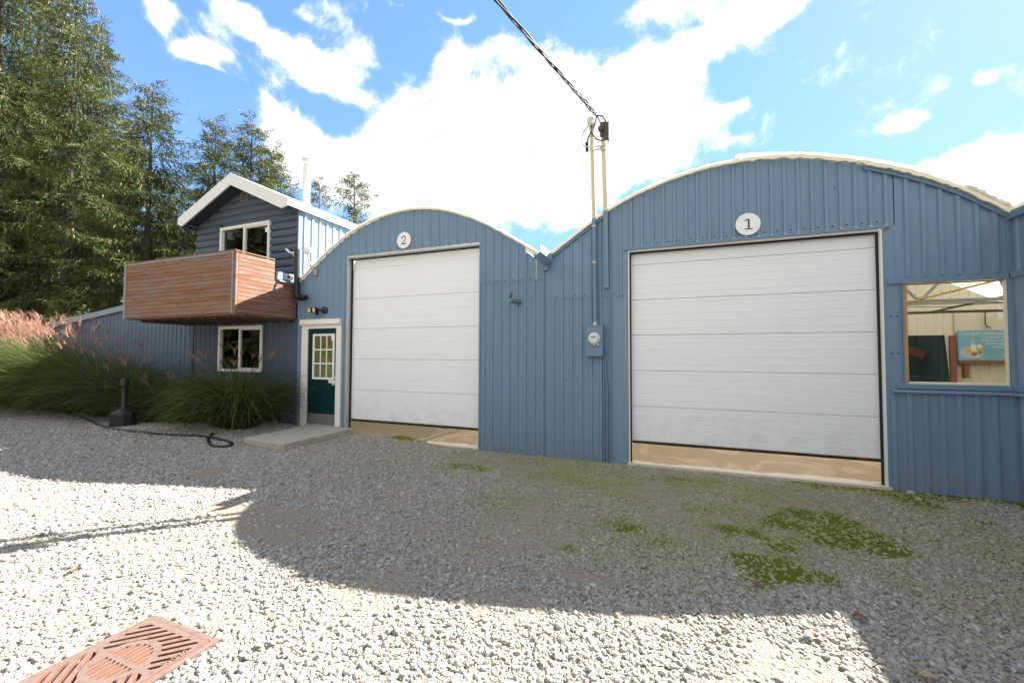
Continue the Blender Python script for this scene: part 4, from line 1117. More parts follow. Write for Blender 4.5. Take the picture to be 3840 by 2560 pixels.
cl.tube([(-1.165, Y0-.07, 1.745), (-1.165, Y0-.07, 1.80)], .038, 14)
part('strap', cl, m_galv, em, smooth=40)
lo = MB(); lo.tube([(-1.02, Y0-.03, 1.4), (-1.02, Y0-.03, .95), (-.99, Y0-.03, .85), (-.99, Y0-.03, -.33)], .011, 8); lo.tube([(-1.045, Y0-.03, 1.29), (-1.045, Y0-.03, -.33)], .011, 8)
part('ground_wire', lo, m_bluetrim, em, smooth=40)
tb = MB(); tb.box(-.955, -.94, Y0-.045, Y0-.001, -.4, 2.3); single('corner_strip', tb, m_bluetrim, 'narrow blue metal strip standing on the wall right of the meter box', 'trim', (-.95, Y0-.02, -.4), bevel=.002)

# service masts
ma = thing('service_mast', 'ivory round conduit mast rising from the meter box to a weatherhead', 'mast', (-1.18, Y0-.07, 3.4))
mm = MB(); mm.tube([(-1.178, Y0-.07, 3.40), (-1.205, Y0-.07, 4.78)], .032, 14); part('pipe', mm, m_ivory, ma, smooth=40)
mm = MB(); mm.tube([(-1.205, Y0-.07, 4.76), (-1.208, Y0-.08, 4.87), (-1.208, Y0-.12, 4.93), (-1.208, Y0-.18, 4.90), (-1.208, Y0-.2, 4.83)], [.036, .05, .055, .05, .04], 12); part('weatherhead', mm, M('weatherhead', (.6, .57, .48), .5), ma, smooth=40)
mbm = thing('service_mast', 'ivory square support mast right of the conduit mast with a dark clamp at its top', 'mast', (-1.02, Y0-.06, 2.3))
mm = MB(); mm.mi = 0; mm.hexa([(-1.034, Y0-.09, 3.5), (-.966, Y0-.09, 3.5), (-.966, Y0-.03, 3.5), (-1.034, Y0-.03, 3.5), (-1.064, Y0-.09, 4.82), (-1.0, Y0-.09, 4.82), (-1.0, Y0-.03, 4.82), (-1.064, Y0-.03, 4.82)])
mm.mi = 1; mm.hexa([(-1.02, Y0-.09, 2.31), (-.955, Y0-.09, 2.31), (-.955, Y0-.03, 2.31), (-1.02, Y0-.03, 2.31), (-1.034, Y0-.0905, 3.5), (-.966, Y0-.0905, 3.5), (-.966, Y0-.03, 3.5), (-1.034, Y0-.03, 3.5)])
part('post', mm, [m_ivory, m_bluetrim], mbm, bevel=.003)
mm = MB(); mm.box(-1.07, -.98, Y0-.14, Y0-.095, 4.64, 4.86); mm.lathe((-1.05, Y0-.11, 4.75), [(.04, 0), (.05, .02), (.03, .035), (.05, .05), (.04, .07)], (0, -1, 0), 12); mm.box(-1.0, -.93, Y0-.17, Y0-.12, 4.56, 4.83)
part('cable_clamp', mm, m_olive, mbm, bevel=.005)
mm = MB(); mm.tube([(-1.24, Y0-.11, 4.47), (-1.13, Y0-.12, 4.45), (-1.0, Y0-.11, 4.47)], .013, 8); mm.box(-1.07, -.985, Y0-.12, Y0-.0, 4.44, 4.49); part('cross_strap', mm, m_galv, mbm)

# twisted service cable to a pole behind the viewpoint
PA = Vector((-1.12, Y0-.12, 4.99)); PBc = Vector((-6.089, -25.736, 4.474)
)
svc = thing('service_cable', 'twisted black and grey overhead cable running from the masts up out of view', 'cable', tuple(PA))
def cable_c(t):   # t in metres along
    L = (PBc-PA).length; s_ = t/L
    p = PA.lerp(PBc, s_); p.z -= 4*CSAG*s_*(1-s_); return p
CSAG = .35
dirc = (PBc-PA).normalized(); ce1 = dirc.cross(Vector((0, 0, 1))).normalized(); ce2 = ce1.cross(dirc)
for k, (mtl, rr, ph) in enumerate(((m_cable, .0105, 0), (m_cablegrey, .0085, 2.2), (m_cable, .0105, 4.1))):
    pts = []; t = .0; a = ph
    while t < (PBc-PA).length:
        amp = .015 if t > .5 else .015+.03*(1-t/.5)*(k == 1)
        bulge = 1+1.1*math.exp(-((t-.75)/.12)**2)*(k == 1)+.8*math.exp(-((t-.5)/.08)**2)*(k == 2)
        pts.append(cable_c(t)+ce1*math.cos(a)*amp*bulge+ce2*math.sin(a)*amp*bulge)
        lay = .50+.45*min(t, 3)
        a += 2*math.pi*.03/lay; t += .03 if t < 5 else .12
        if t > 5: a += 2*math.pi*.09/lay
    part('strand', MB().tube(pts, rr, 7), mtl, svc, smooth='all')
lp = MB(); y_ = Y0
lp.tube([PA, PA+Vector((-.04, 0, -.16)), PA+Vector((-.14, -.02, -.36)), (-1.27, Y0-.1, 4.55)], .010, 7)
lp.tube([PA, PA+Vector((.08, .0, -.03)), (-.98, Y0-.14, 4.86), (-.955, Y0-.15, 4.76)], .010, 7)
lp.tube([(-1.2, Y0-.16, 4.86), (-1.19, Y0-.17, 4.7), (-1.12, Y0-.19, 4.58), (-1.03, Y0-.18, 4.54), (-.97, Y0-.15, 4.62)], .010, 7)
lp.tube([(-1.285, Y0-.1, 4.60), (-1.275, Y0-.1, 4.46)], .021, 8)
part('connector_loops', lp, m_cable, svc, smooth=40)
lp = MB(); lp.tube([(-1.22, Y0-.12, 4.88), (-1.32, Y0-.12, 4.78), (-1.36, Y0-.12, 4.66), (-1.32, Y0-.12, 4.54), (-1.2, Y0-.12, 4.50), (-1.0, Y0-.13, 4.49), (-.93, Y0-.13, 4.56), (-.95, Y0-.13, 4.66)], .010, 7); part('pale_wire', lp, M('ivory_wire', (.6, .54, .42), .5), svc, smooth=40)
lp = MB(); lp.tube([PA, (-1.06, Y0-.12, 4.84)], .008, 6); part('stay_wire', lp, m_cablegrey, svc)

# pipe stub, floodlight, globe light, drain pipe, cameras
ps = thing('pipe_stub', 'short grey pipe elbow with a torn strap on the wall right of the narrower door', 'pipe', (-2.4, Y0, 2.17))
q = MB(); q.tube([(-2.42, Y0+.0, 2.16), (-2.44, Y0-.10, 2.17), (-2.50, Y0-.20, 2.18)], .036, 12); q.tube([(-2.49, Y0-.19, 2.175), (-2.515, Y0-.22, 2.18)], .046, 12)
part('pipe', q, M('weathered_pipe', (.17, .19, .18), .7, .2, 12), ps, smooth=40)
q = MB(); q.prism([(-2.545, 2.215), (-2.525, 2.215), (-2.525, 2.26), (-2.535, 2.25)], -.31, -.305); q.prism([(-2.515, 2.215), (-2.48, 2.215), (-2.475, 2.31), (-2.50, 2.29)], -.31, -.305); part('strap', q, m_ink, ps)
fl2 = thing('floodlight', 'black twin motion floodlight on the wall above the entrance door', 'light', (-6.66, Y0, 2.19))
q = MB(); q.lathe((-6.655, Y0, 2.19), [(.075, 0), (.075, -.03), (.05, -.045)], (0, 1, 0), 18); q.tube([(-6.66, Y0-.04, 2.19), (-6.73, Y0-.1, 2.195)], .025, 8); q.tube([(-6.73, Y0-.1, 2.195), (-6.80, Y0-.06, 2.19)], .02, 8); q.tube([(-6.80, Y0-.06, 2.19), (-6.89, Y0-.09, 2.195)], .03, 8)
part('mount', q, m_blackplastic, fl2, smooth=40)
for cx_, cy_ in ((-6.77, -.16), (-6.90, -.15)):
    q = MB(); q.lathe((cx_, Y0+cy_+.08, 2.195), [(.03, 0), (.05, -.03), (.055, -.09)], (.25, 1, .12), 16); hd = part('lamp_head', q, m_blackplastic, fl2, smooth=40)
    q = MB(); q.lathe((cx_-.021, Y0+cy_-.006, 2.184), [(.046, 0), (.046, -.008), (.03, -.013)], (.25, 1, .12), 16); part('lens', q, m_lens, hd, smooth=40)
q = MB(); q.sphere((-6.77, Y0-.10, 2.115), .033, 12); part('sensor', q, m_blackplastic, fl2, smooth='all')
gb = thing('globe_lamp', 'white round globe on a curved grey arm beside the sunny pale blue wall', 'lamp', (-6.9, Y0, 3.0))
q = MB(); q.tube([(-6.9, Y0-.03, 2.99), (-6.985, Y0-.06, 3.09), (-7.055, Y0-.07, 3.20), (-7.077, Y0-.07, 3.30), (-7.085, Y0-.07, 3.37)], .018, 10); q.box(-6.95, -6.86, Y0-.045, Y0-.001, 2.92, 3.05)
part('arm', q, m_greysteel, gb, smooth=40)
q = MB(); q.lathe((-7.10, Y0-.07, 3.44), [(.03, -.035), (.075, -.025), (.088, 0), (.075, .028), (.03, .04)], (.25, -1, .15), 24); part('globe', q, m_white, gb, smooth=60)
dp = thing('drain_pipe', 'black corrugated drain pipe running down beside the balcony and ending in an elbow', 'pipe', (-7.3, -.22, 2.5))
q = MB(); zt = 3.47
q.tube([(-7.315, -.24, zt), (-7.30, -.24, 2.56), (-7.292, -.24, 2.50), (-7.26, -.24, 2.46), (-7.18, -.24, 2.452), (-7.03, -.24, 2.45)], .055, 16); part('pipe', q, m_blackplastic, dp, smooth=40)
q = MB(); q.tube([(-7.16, -.24, 2.452), (-7.13, -.24, 2.451)], .062, 16); q.tube([(-7.294, -.24, 2.54), (-7.295, -.24, 2.57)], .061, 16); part('collar', q, m_blackplastic, dp, smooth=40)
for q_, (px_, pz_, dx_) in enumerate(((-7.36, 2.865, 1),)):
    cm = thing('dome_camera', 'white ball security camera beside the black drain pipe above the balcony boards', 'camera', (-7.43, -.28, 2.87))
    q = MB(); q.sphere((-7.40, -.33, 2.868), .062, 16, 1.15, 1, .95); q.tube([(-7.46, -.24, 2.88), (-7.40, -.30, 2.875)], .05, 12); part('housing', q, m_white, cm, smooth='all')
    q = MB(); q.lathe((-7.365, -.38, 2.868), [(.034, 0), (.034, -.012), (.02, -.016)], (-.45, 1, 0), 14); part('lens', q, m_dkglass, cm, smooth=40)
    q = MB(); q.tube([(-7.47, -.22, 2.93), (-7.5, -.45, 2.94)], .010, 6); part('bracket', q, m_white, cm)
bc = thing('bullet_camera', 'small pale bracket camera on the log wall left of the black drain pipe', 'camera', (-7.5, -.14, 3.41))
q = MB(); q.box(-7.525, -7.46, -.165, -.14, 3.35, 3.46); part('plate', q, m_galv, bc, bevel=.004)
q = MB(); q.tube([(-7.49, -.17, 3.42), (-7.55, -.22, 3.43), (-7.62, -.25, 3.50)], [.018, .02, .025], 10); part('housing', q, m_white, bc, smooth=40)

# concrete step
cs = MB(); cs.hexa([(-6.87, -1.62, -.40), (-5.85, -1.69, -.42), (-5.87, -.14, -.42), (-7.0, -.14, -.40), (-6.862, -1.613, -.13), (-5.836, -1.68, -.13), (-5.86, -.13, -.13), (-7.0, -.13, -.125)])
o = single('concrete_step', cs, m_conc, 'worn grey concrete slab step below the entrance door', 'step', (-6.4, -.9, -.3), bevel=.018)

# ash receptacle
ax, ay = -10.12, -1.72; az = zg1(ax, ay)
ash = thing('ash_receptacle', 'black plastic cigarette receptacle with a slim neck standing before the tall grass', 'ashtray', (ax, ay, az))
q = MB(); q.lathe((ax, ay, az), [(.218, 0), (.218, .02), (.195, .23), (.198, .245), (.18, .285), (.12, .325), (.058, .345), (.05, .355)], n=10); part('base', q, m_blackplastic, ash, smooth=30)
q = MB(); q.lathe((ax, ay, az+.35), [(.052, 0), (.046, .02), (.044, .42), (.05, .44)], n=12); part('neck', q, m_blackplastic, ash, smooth=30)
q = MB(); q.lathe((ax, ay, az+.78), [(.052, 0), (.072, .015), (.072, .13), (.05, .15)], n=10); part('head', q, m_blackplastic, ash, smooth=30)
q = MB(); q.lathe((ax-.045, ay-.052, az+.855), [(.024, 0), (.024, -.006)], (.65, .75, 0), 10); part('slot', q, m_ink, ash)

# drain hose
hz = lambda x, y: zg1(x, y)+.026
hp = [(-17.5, -1.15), (-16.4, -1.33), (-14.8, -1.26), (-13.2, -1.35), (-11.5, -1.67), (-10.37, -1.96), (-9.47, -2.09), (-8.81, -2.06), (-8.24, -1.98), (-7.9, -1.84), (-7.6, -1.75), (-7.25, -1.93), (-6.98, -2.06), (-6.78, -2.05), (-6.74, -1.93), (-6.88, -1.80), (-7.12, -1.74), (-7.4, -1.74), (-7.6, -1.68), (-7.75, -1.55)]
pts = []
P_ = [Vector((a, b_, hz(a, b_))) for a, b_ in hp]
for i in range(len(P_)-1):
    p0, p1, p2, p3 = P_[max(i-1, 0)], P_[i], P_[i+1], P_[min(i+2, len(P_)-1)]
    for k in range(24):
        t = k/24; pts.append(.5*((2*p1)+(-p0+p2)*t+(2*p0-5*p1+4*p2-p3)*t*t+(-p0+3*p1-3*p2+p3)*t**3))
single('drain_hose', MB().tube(pts, [.022+.0025*(i % 2) for i in range(len(pts))], 10), m_blackplastic, 'black corrugated hose snaking along the foot of the grass and looping by the step', 'hose', tuple(P_[8]), smooth='all')

# storm drain grate in the foreground
GX0, GX1, GY0, GY1 = -2.955, -2.432, -5.505, -4.965
gz = zg1(-2.7, -5.2)+.026
gtl = bpy.data.materials.new('rusty_iron'); gtl.use_nodes = True
nt_ = gtl.node_tree; b = nt_.nodes['Principled BSDF']; g = gpos(nt_)
cc = MIX(nt_, MAPR(nt_, NOISE(nt_, g, 30, 6, .7), .46, .72), (.165, .112, .094), (.125, .064, .042))
nt_.links.new(cc, b.inputs['Base Color']); b.inputs['Roughness'].default_value = .7; b.inputs['Metallic'].default_value = .15
bump(nt_, b, NOISE(nt_, g, 160, 3, .6), .4, .003)
gr = thing('drain_grate', 'rusty square iron storm drain grate sunk in the gravel at lower left', 'grate', (-2.69, -5.24, gz))
gm = MB(); gcx, gcy = (GX0+GX1)/2, (GY0+GY1)/2
cells = 0
# plate rasterised as a fine grid with real through slots
Ng = 230; S = GX1-GX0; S2 = GY1-GY0
def solid(u, v):          # u,v in -1..1; chevron slots round a slotted disc
    x, y = u*S/2, v*S2/2; r = math.hypot(x, y)
    if max(abs(x), abs(y)) > .236: return True
    if r < .132:
        return abs(y) < .011 or r > .126 or (x+5) % .034 > .0175
    if r < .160: return True
    if abs(y) < .016: return True
    p = (x-y)/1.41421 if y > 0 else (x+y)/1.41421
    return (p+5.006) % .047 > .0215
occ = [[solid((i+.5)/Ng*2-1, (j+.5)/Ng*2-1) for j in range(Ng)] for i in range(Ng)]
vid = {}
def gv_(i, j, lvl):
    k = (i, j, lvl)
    if k not in vid:
        vid[k] = len(gm.v); gm.v.append((GX0+S*i/Ng, GY0+S2*j/Ng, gz-(0 if lvl == 0 else .045)))
    return vid[k]
for i in range(Ng):
    for j in range(Ng):
        if not occ[i][j]: continue
        def F_(ix): gm.f.append(ix); gm.m.append(0); gm.a.append(0.)
        F_((gv_(i, j, 0), gv_(i+1, j, 0), gv_(i+1, j+1, 0), gv_(i, j+1, 0)))
        for (di, dj, p, q2) in ((-1, 0, (i, j+1), (i, j)), (1, 0, (i+1, j), (i+1, j+1)), (0, -1, (i, j), (i+1, j)), (0, 1, (i+1, j+1), (i, j+1))):
            a_, b2 = i+di, j+dj
            if not (0 <= a_ < Ng and 0 <= b2 < Ng) or not occ[a_][b2]:
                F_((gv_(*p, 0), gv_(*p, 1), gv_(*q2, 1), gv_(*q2, 0))); gm.m[-1] = 1
part('plate', gm, [gtl, M('slot_rust', (.20, .085, .045), .85, .2, 20)], gr)
fr = MB()
for a in ((GX0-.035, GX0-.004, GY0-.035, GY1+.035), (GX1+.004, GX1+.035, GY0-.035, GY1+.035), (GX0-.004, GX1+.004, GY0-.035, GY0-.004), (GX0-.004, GX1+.004, GY1+.004, GY1+.035)): fr.box(*a, gz-.06, gz-.004)
part('frame', fr, gtl, gr, bevel=.003)
part('sump', MB().box(GX0, GX1, GY0, GY1, gz-.09, gz-.075), M('dark_sump', (.03, .022, .018), .9), gr)
part('lettering', text_mb('2012', .045, (GX1-.012, GY1-.02, gz), (0, -1, 0), (1, 0, 0), .003, 'LEFT', 1.3) if False else text_mb('2012', .05, (GX1-.005, GY1-.20, gz), (0, 1, 0), (-1, 0, 0), .003, 'LEFT', 1.1), gtl, gr)

# fallen leaves
m_leaf = M('dry_leaf', (.17, .065, .03), .7, .3, 30, c2=(.22, .13, .07))
m_leaf2 = M('pale_leaf', (.34, .24, .15), .7, .2, 30)
LEAVES = [(1.024, -3.344, 0.075, 'small rust brown leaf on the gravel at the shadow edge, lower right', 0),
(1.141, -3.806, 0.09, 'pale tan leaf lying in the shade at the bottom right corner', 1),
(0.504, -3.177, 0.06, 'rust red leaf beside the moss patch in the shade', 0),
(-4.028, -4.876, 0.07, 'orange leaf on the sunlit gravel at far left', 0),
(0.690, -3.651, 0.07, 'dark dry leaf in the shade near the lower right', 0)]
for i, (lx, ly, ls, lb, mt_) in enumerate(LEAVES):
    lz = zg1(lx, ly)+.032
    q = MB(); n = 7; L_ = []
    for k in range(n):
        t = k/(n-1); wd = math.sin(math.pi*min(t*1.02, 1))*.36+.02
        L_.append((t-.5, wd, .12*math.sin(t*5+i)))
    an = i*2.3
    vs = []
    for t, wd, hz_ in L_:
        for s_ in (-1, 0, 1):
            u_, v_ = t*ls, s_*wd*ls
            vs.append((lx+u_*math.cos(an)-v_*math.sin(an), ly+u_*math.sin(an)+v_*math.cos(an), lz+hz_*ls*.6+abs(s_)*.012))
    q.add(vs, [(3*k+a, 3*k+a+1, 3*k+a+4, 3*k+a+3) for k in range(n-1) for a in (0, 1)])
    single('fallen_leaf', q, m_leaf if mt_ == 0 else m_leaf2, lb, 'leaf', (lx, ly, lz), 'fallen leaves on the gravel', smooth='all')
# rubble stones lying along the foot of the right wall
def rock(name, label, c, s, mt_, seed):
    r = random.Random(seed); q = MB(); q.sphere((0, 0, 0), 1, 10)
    q.v = [(c[0]+x*s[0]*(1+r.uniform(-.18, .18)), c[1]+y*s[1]*(1+r.uniform(-.18, .18)), c[2]+z*s[2]*(1+r.uniform(-.18, .18))) for x, y, z in q.v]
    single(name, q, mt_, label, 'stone', c, 'rubble along the wall foot', smooth=25)
m_rubble = M('rubble', (.42, .39, .33), .9, .15, 30, bmp=.4); m_rubble2 = M('rubble_grey', (.36, .37, .37), .9, .15, 30, bmp=.4)
rock('rubble_stone', 'pale concrete lump at the right foot of the wide door', (2.323, -0.014, -0.320), (0.11, 0.05, 0.045), m_rubble, 0)
rock('rubble_stone', 'small grey stone at the wall foot left of the window', (2.556, -0.167, -0.320), (0.045, 0.03, 0.03), m_rubble2, 1)
rock('rubble_stone', 'buff stone lying against the blue wall below the window', (2.806, -0.046, -0.320), (0.05, 0.03, 0.028), m_rubble, 2)
rock('rubble_stone', 'flat cream stone in the moss near the wall corner', (3.285, 0.117, -0.320), (0.08, 0.035, 0.03), m_rubble, 3)
rock('rubble_stone', 'pale grey tilted stone nearest the right wall corner', (3.532, 0.086, -0.320), (0.085, 0.03, 0.045), m_rubble2, 4)
rock('rubble_stone', 'little bluish pebble in front of the buff stone', (2.520, -0.425, -0.320), (0.03, 0.025, 0.02), m_rubble2, 5)

# ------------------------------------------------------------------ ornamental grass
def leafy_mat(name, c0, c1, trans=.35, rough=.6):
    mt, nt, b = newmat(name)
    at = N(nt, 'ShaderNodeAttribute', attribute_name='tone')
    c = MIX(nt, at.outputs['Fac'], c0, c1)
    nt.links.new(c, b.inputs['Base Color']); b.inputs['Roughness'].default_value = rough; b.inputs['Specular IOR Level'].default_value = .3
    t = N(nt, 'ShaderNodeBsdfTranslucent'); nt.links.new(c, t.inputs[0])
    mx = N(nt, 'ShaderNodeMixShader'); mx.inputs[0].default_value = trans
    nt.links.new(b.outputs[0], mx.inputs[1]); nt.links.new(t.outputs[0], mx.inputs[2])
    nt.links.new(mx.outputs[0], nt.nodes['Material Output'].inputs[0])
    return mt
m_grass = leafy_mat('grass_blades', (.026, .055, .008), (.22, .27, .07), .4)
m_plume = leafy_mat('grass_plumes', (.27, .12, .09), (.46, .29, .20), .4)
def ribbons(base, az, th0, th1, L, w0, nseg, powr, tone):
    """numpy: n curved tapering ribbons -> verts, quads, face tone"""
    n = len(L); P = np.zeros((n, nseg+1, 3)); P[:, 0] = base
    dirs = np.stack([np.cos(az), np.sin(az)], 1); sidev = np.stack([-np.sin(az), np.cos(az), 0*az], 1)
    for k in range(nseg):
        s = (k+.5)/nseg; th = th0+(th1-th0)*s**powr
        st = (L/nseg)[:, None]
        P[:, k+1, :2] = P[:, k, :2]+dirs*(np.sin(th))[:, None]*st
        P[:, k+1, 2] = P[:, k, 2]+np.cos(th)*st[:, 0]
    tw = np.linspace(1, .12, nseg+1)**.8
    roll = rng.normal(0, .5, n)
    sv = sidev*np.cos(roll)[:, None]+np.stack([0*az, 0*az, 1+0*az], 1)*np.sin(roll)[:, None]
    V = np.stack([P-sv[:, None, :]*(w0[:, None]*tw)[:, :, None], P+sv[:, None, :]*(w0[:, None]*tw)[:, :, None]], 2)
    V = V.reshape(n, -1, 3)
    b0 = (np.arange(n)*(nseg+1)*2)[:, None, None]; kk = (np.arange(nseg)*2)[None, :, None]
    Q = b0+kk+np.array([0, 1, 3, 2])[None, None, :]
    return V.reshape(-1, 3), Q.reshape(-1, 4), np.repeat(tone, nseg), P
def np_mesh(name, V, Q, mt, tone=None, loc=(0, 0, 0), smooth=False):
    me = bpy.data.meshes.new(name); k = Q.shape[1]
    me.vertices.add(len(V)); me.vertices.foreach_set('co', (V-np.array(loc)).astype(np.float32).reshape(-1))
    me.loops.add(Q.size); me.loops.foreach_set('vertex_index', Q.astype(np.int32).reshape(-1))
    me.polygons.add(len(Q)); me.polygons.foreach_set('loop_start', (np.arange(len(Q))*k).astype(np.int32))
    me.polygons.foreach_set('loop_total', np.full(len(Q), k, np.int32)) if False else None
    me.update(calc_edges=True); me.validate()
    me.materials.append(mt)
    if tone is not None:
        at = me.attributes.new('tone', 'FLOAT', 'FACE'); at.data.foreach_set('value', tone.astype(np.float32))
    if smooth: me.polygons.foreach_set('use_smooth', [True]*len(me.polygons))
    return me
def np_part(name, me, parent):
    o = bpy.data.objects.new(name, me); col.objects.link(o); o.parent = parent; ROOT[o] = ROOT[parent]; return o
def grass_clump(x, y, hgt, nb, label, bias, plumes=.05, spread=.32, pl_len=.26):
    z = zg1(x, y)
    t_ = thing('ornamental_grass', label, 'grass', (x, y, z), 'ornamental grass along the shed')
    rr = spread*np.sqrt(rng.random(nb)); aa = rng.uniform(0, 2*np.pi, nb)
    base = np.stack([x+rr*np.cos(aa), y+rr*np.sin(aa)*.8, np.full(nb, z-.02)], 1)
    az = aa+rng.normal(0, .5, nb)
    k = rng.random(nb) < bias[1]; az = np.where(k, bias[0]+rng.normal(0, .6, nb), az)
    u = rng.random(nb); lean = (rr/spread)**1.6*rng.random(nb)
    L = hgt*(.85+.50*rng.random(nb))*(1-.18*lean); th0 = .05+.28*rng.random(nb)+.75*lean; th1 = th0+.55+1.75*u**.8
    tone = np.clip(rng.gamma(1.1, .26, nb), 0, 1)
    V, Q, tn, P = ribbons(base, az, th0, th1, L, rng.uniform(.0045, .0095, nb), 7, 1.5, tone)
    np_part('leaves', np_mesh('grass_leaves', V, Q, m_grass, tn, (x, y, z)), t_)
    # plumes: stalk top with a fan of fine fingers
    npz = int(nb*plumes); aa = rng.uniform(0, 2*np.pi, npz); rr = spread*.8*np.sqrt(rng.random(npz))
    b2 = np.stack([x+rr*np.cos(aa), y+rr*np.sin(aa)*.8, np.full(npz, z)], 1)
    kz = rng.random(npz) < bias[1]; az2 = np.where(kz, bias[0]+rng.normal(0, .7, npz), aa)
    V1, Q1, t1, P1 = ribbons(b2, az2, rng.uniform(0, .25, npz), rng.uniform(.25, .95, npz), hgt*rng.uniform(.98, 1.25, npz), np.full(npz, .003), 5, 1.6, rng.random(npz)*.5+.5)
    nf = 11
    tip = np.repeat(P1[:, -1], nf, 0)-np.repeat(P1[:, -1]-P1[:, -2], nf, 0)*rng.random(npz*nf)[:, None]*.35
    az3 = np.repeat(az2, nf)+rng.normal(0, .9, npz*nf)
    V2, Q2, t2, _ = ribbons(tip, az3, rng.uniform(.1, .6, npz*nf), rng.uniform(.9, 1.9, npz*nf), rng.uniform(.5, 1, npz*nf)*pl_len, np.full(npz*nf, .0055), 4, 1.2, np.repeat(rng.random(npz), nf))
    Vp = np.concatenate([V1, V2]); Qp = np.concatenate([Q1, Q2+len(V1)]); tp_ = np.concatenate([t1, t2])
    np_part('plumes', np_mesh('grass_plumes', Vp, Qp, m_plume, tp_, (x, y, z)), t_)
LB = math.atan2(-.55, -.85)
GR = [(-18.0, -.65, 2.1, 'tall grass clump with sunlit pink plumes at the far left end of the row'),
      (-16.7, -.7, 2.1, 'tall sunlit grass clump with pink plumes second from the left end of the row'),
      (-15.5, -.75, 2.0, 'tall grass clump with pink plumes in front of the low end of the lean-to shed'),
      (-14.3, -.8, 1.85, 'arching grass clump with sunlit tips before the low shed wall'),
      (-13.2, -.85, 1.65, 'arching green grass clump in shade at the middle of the row'),
      (-12.1, -.9, 1.5, 'arching green grass clump with tan plumes left of the one behind the black receptacle'),
      (-11.1, -.9, 1.2, 'arching green grass clump with reddish plumes behind the black receptacle'),
      (-10.25, -.9, .78, 'lower dark green grass clump right of the black receptacle')]
for i, (gx, gy, gh, lb) in enumerate(GR):
    grass_clump(gx, gy, gh, 2600, lb, (LB, .62), (.075, .07, .035, .010, .006, .006, .006, .004)[i], .5)
grass_clump(-8.1, -.85, 1.32, 3000, 'fountain shaped green grass clump under the lower window beside the step', (LB, .2), .005, .36)
grass_clump(-9.35, -.8, .58, 2200, 'small drooping grass clump at the dark house corner', (LB, .45), .008, .32)

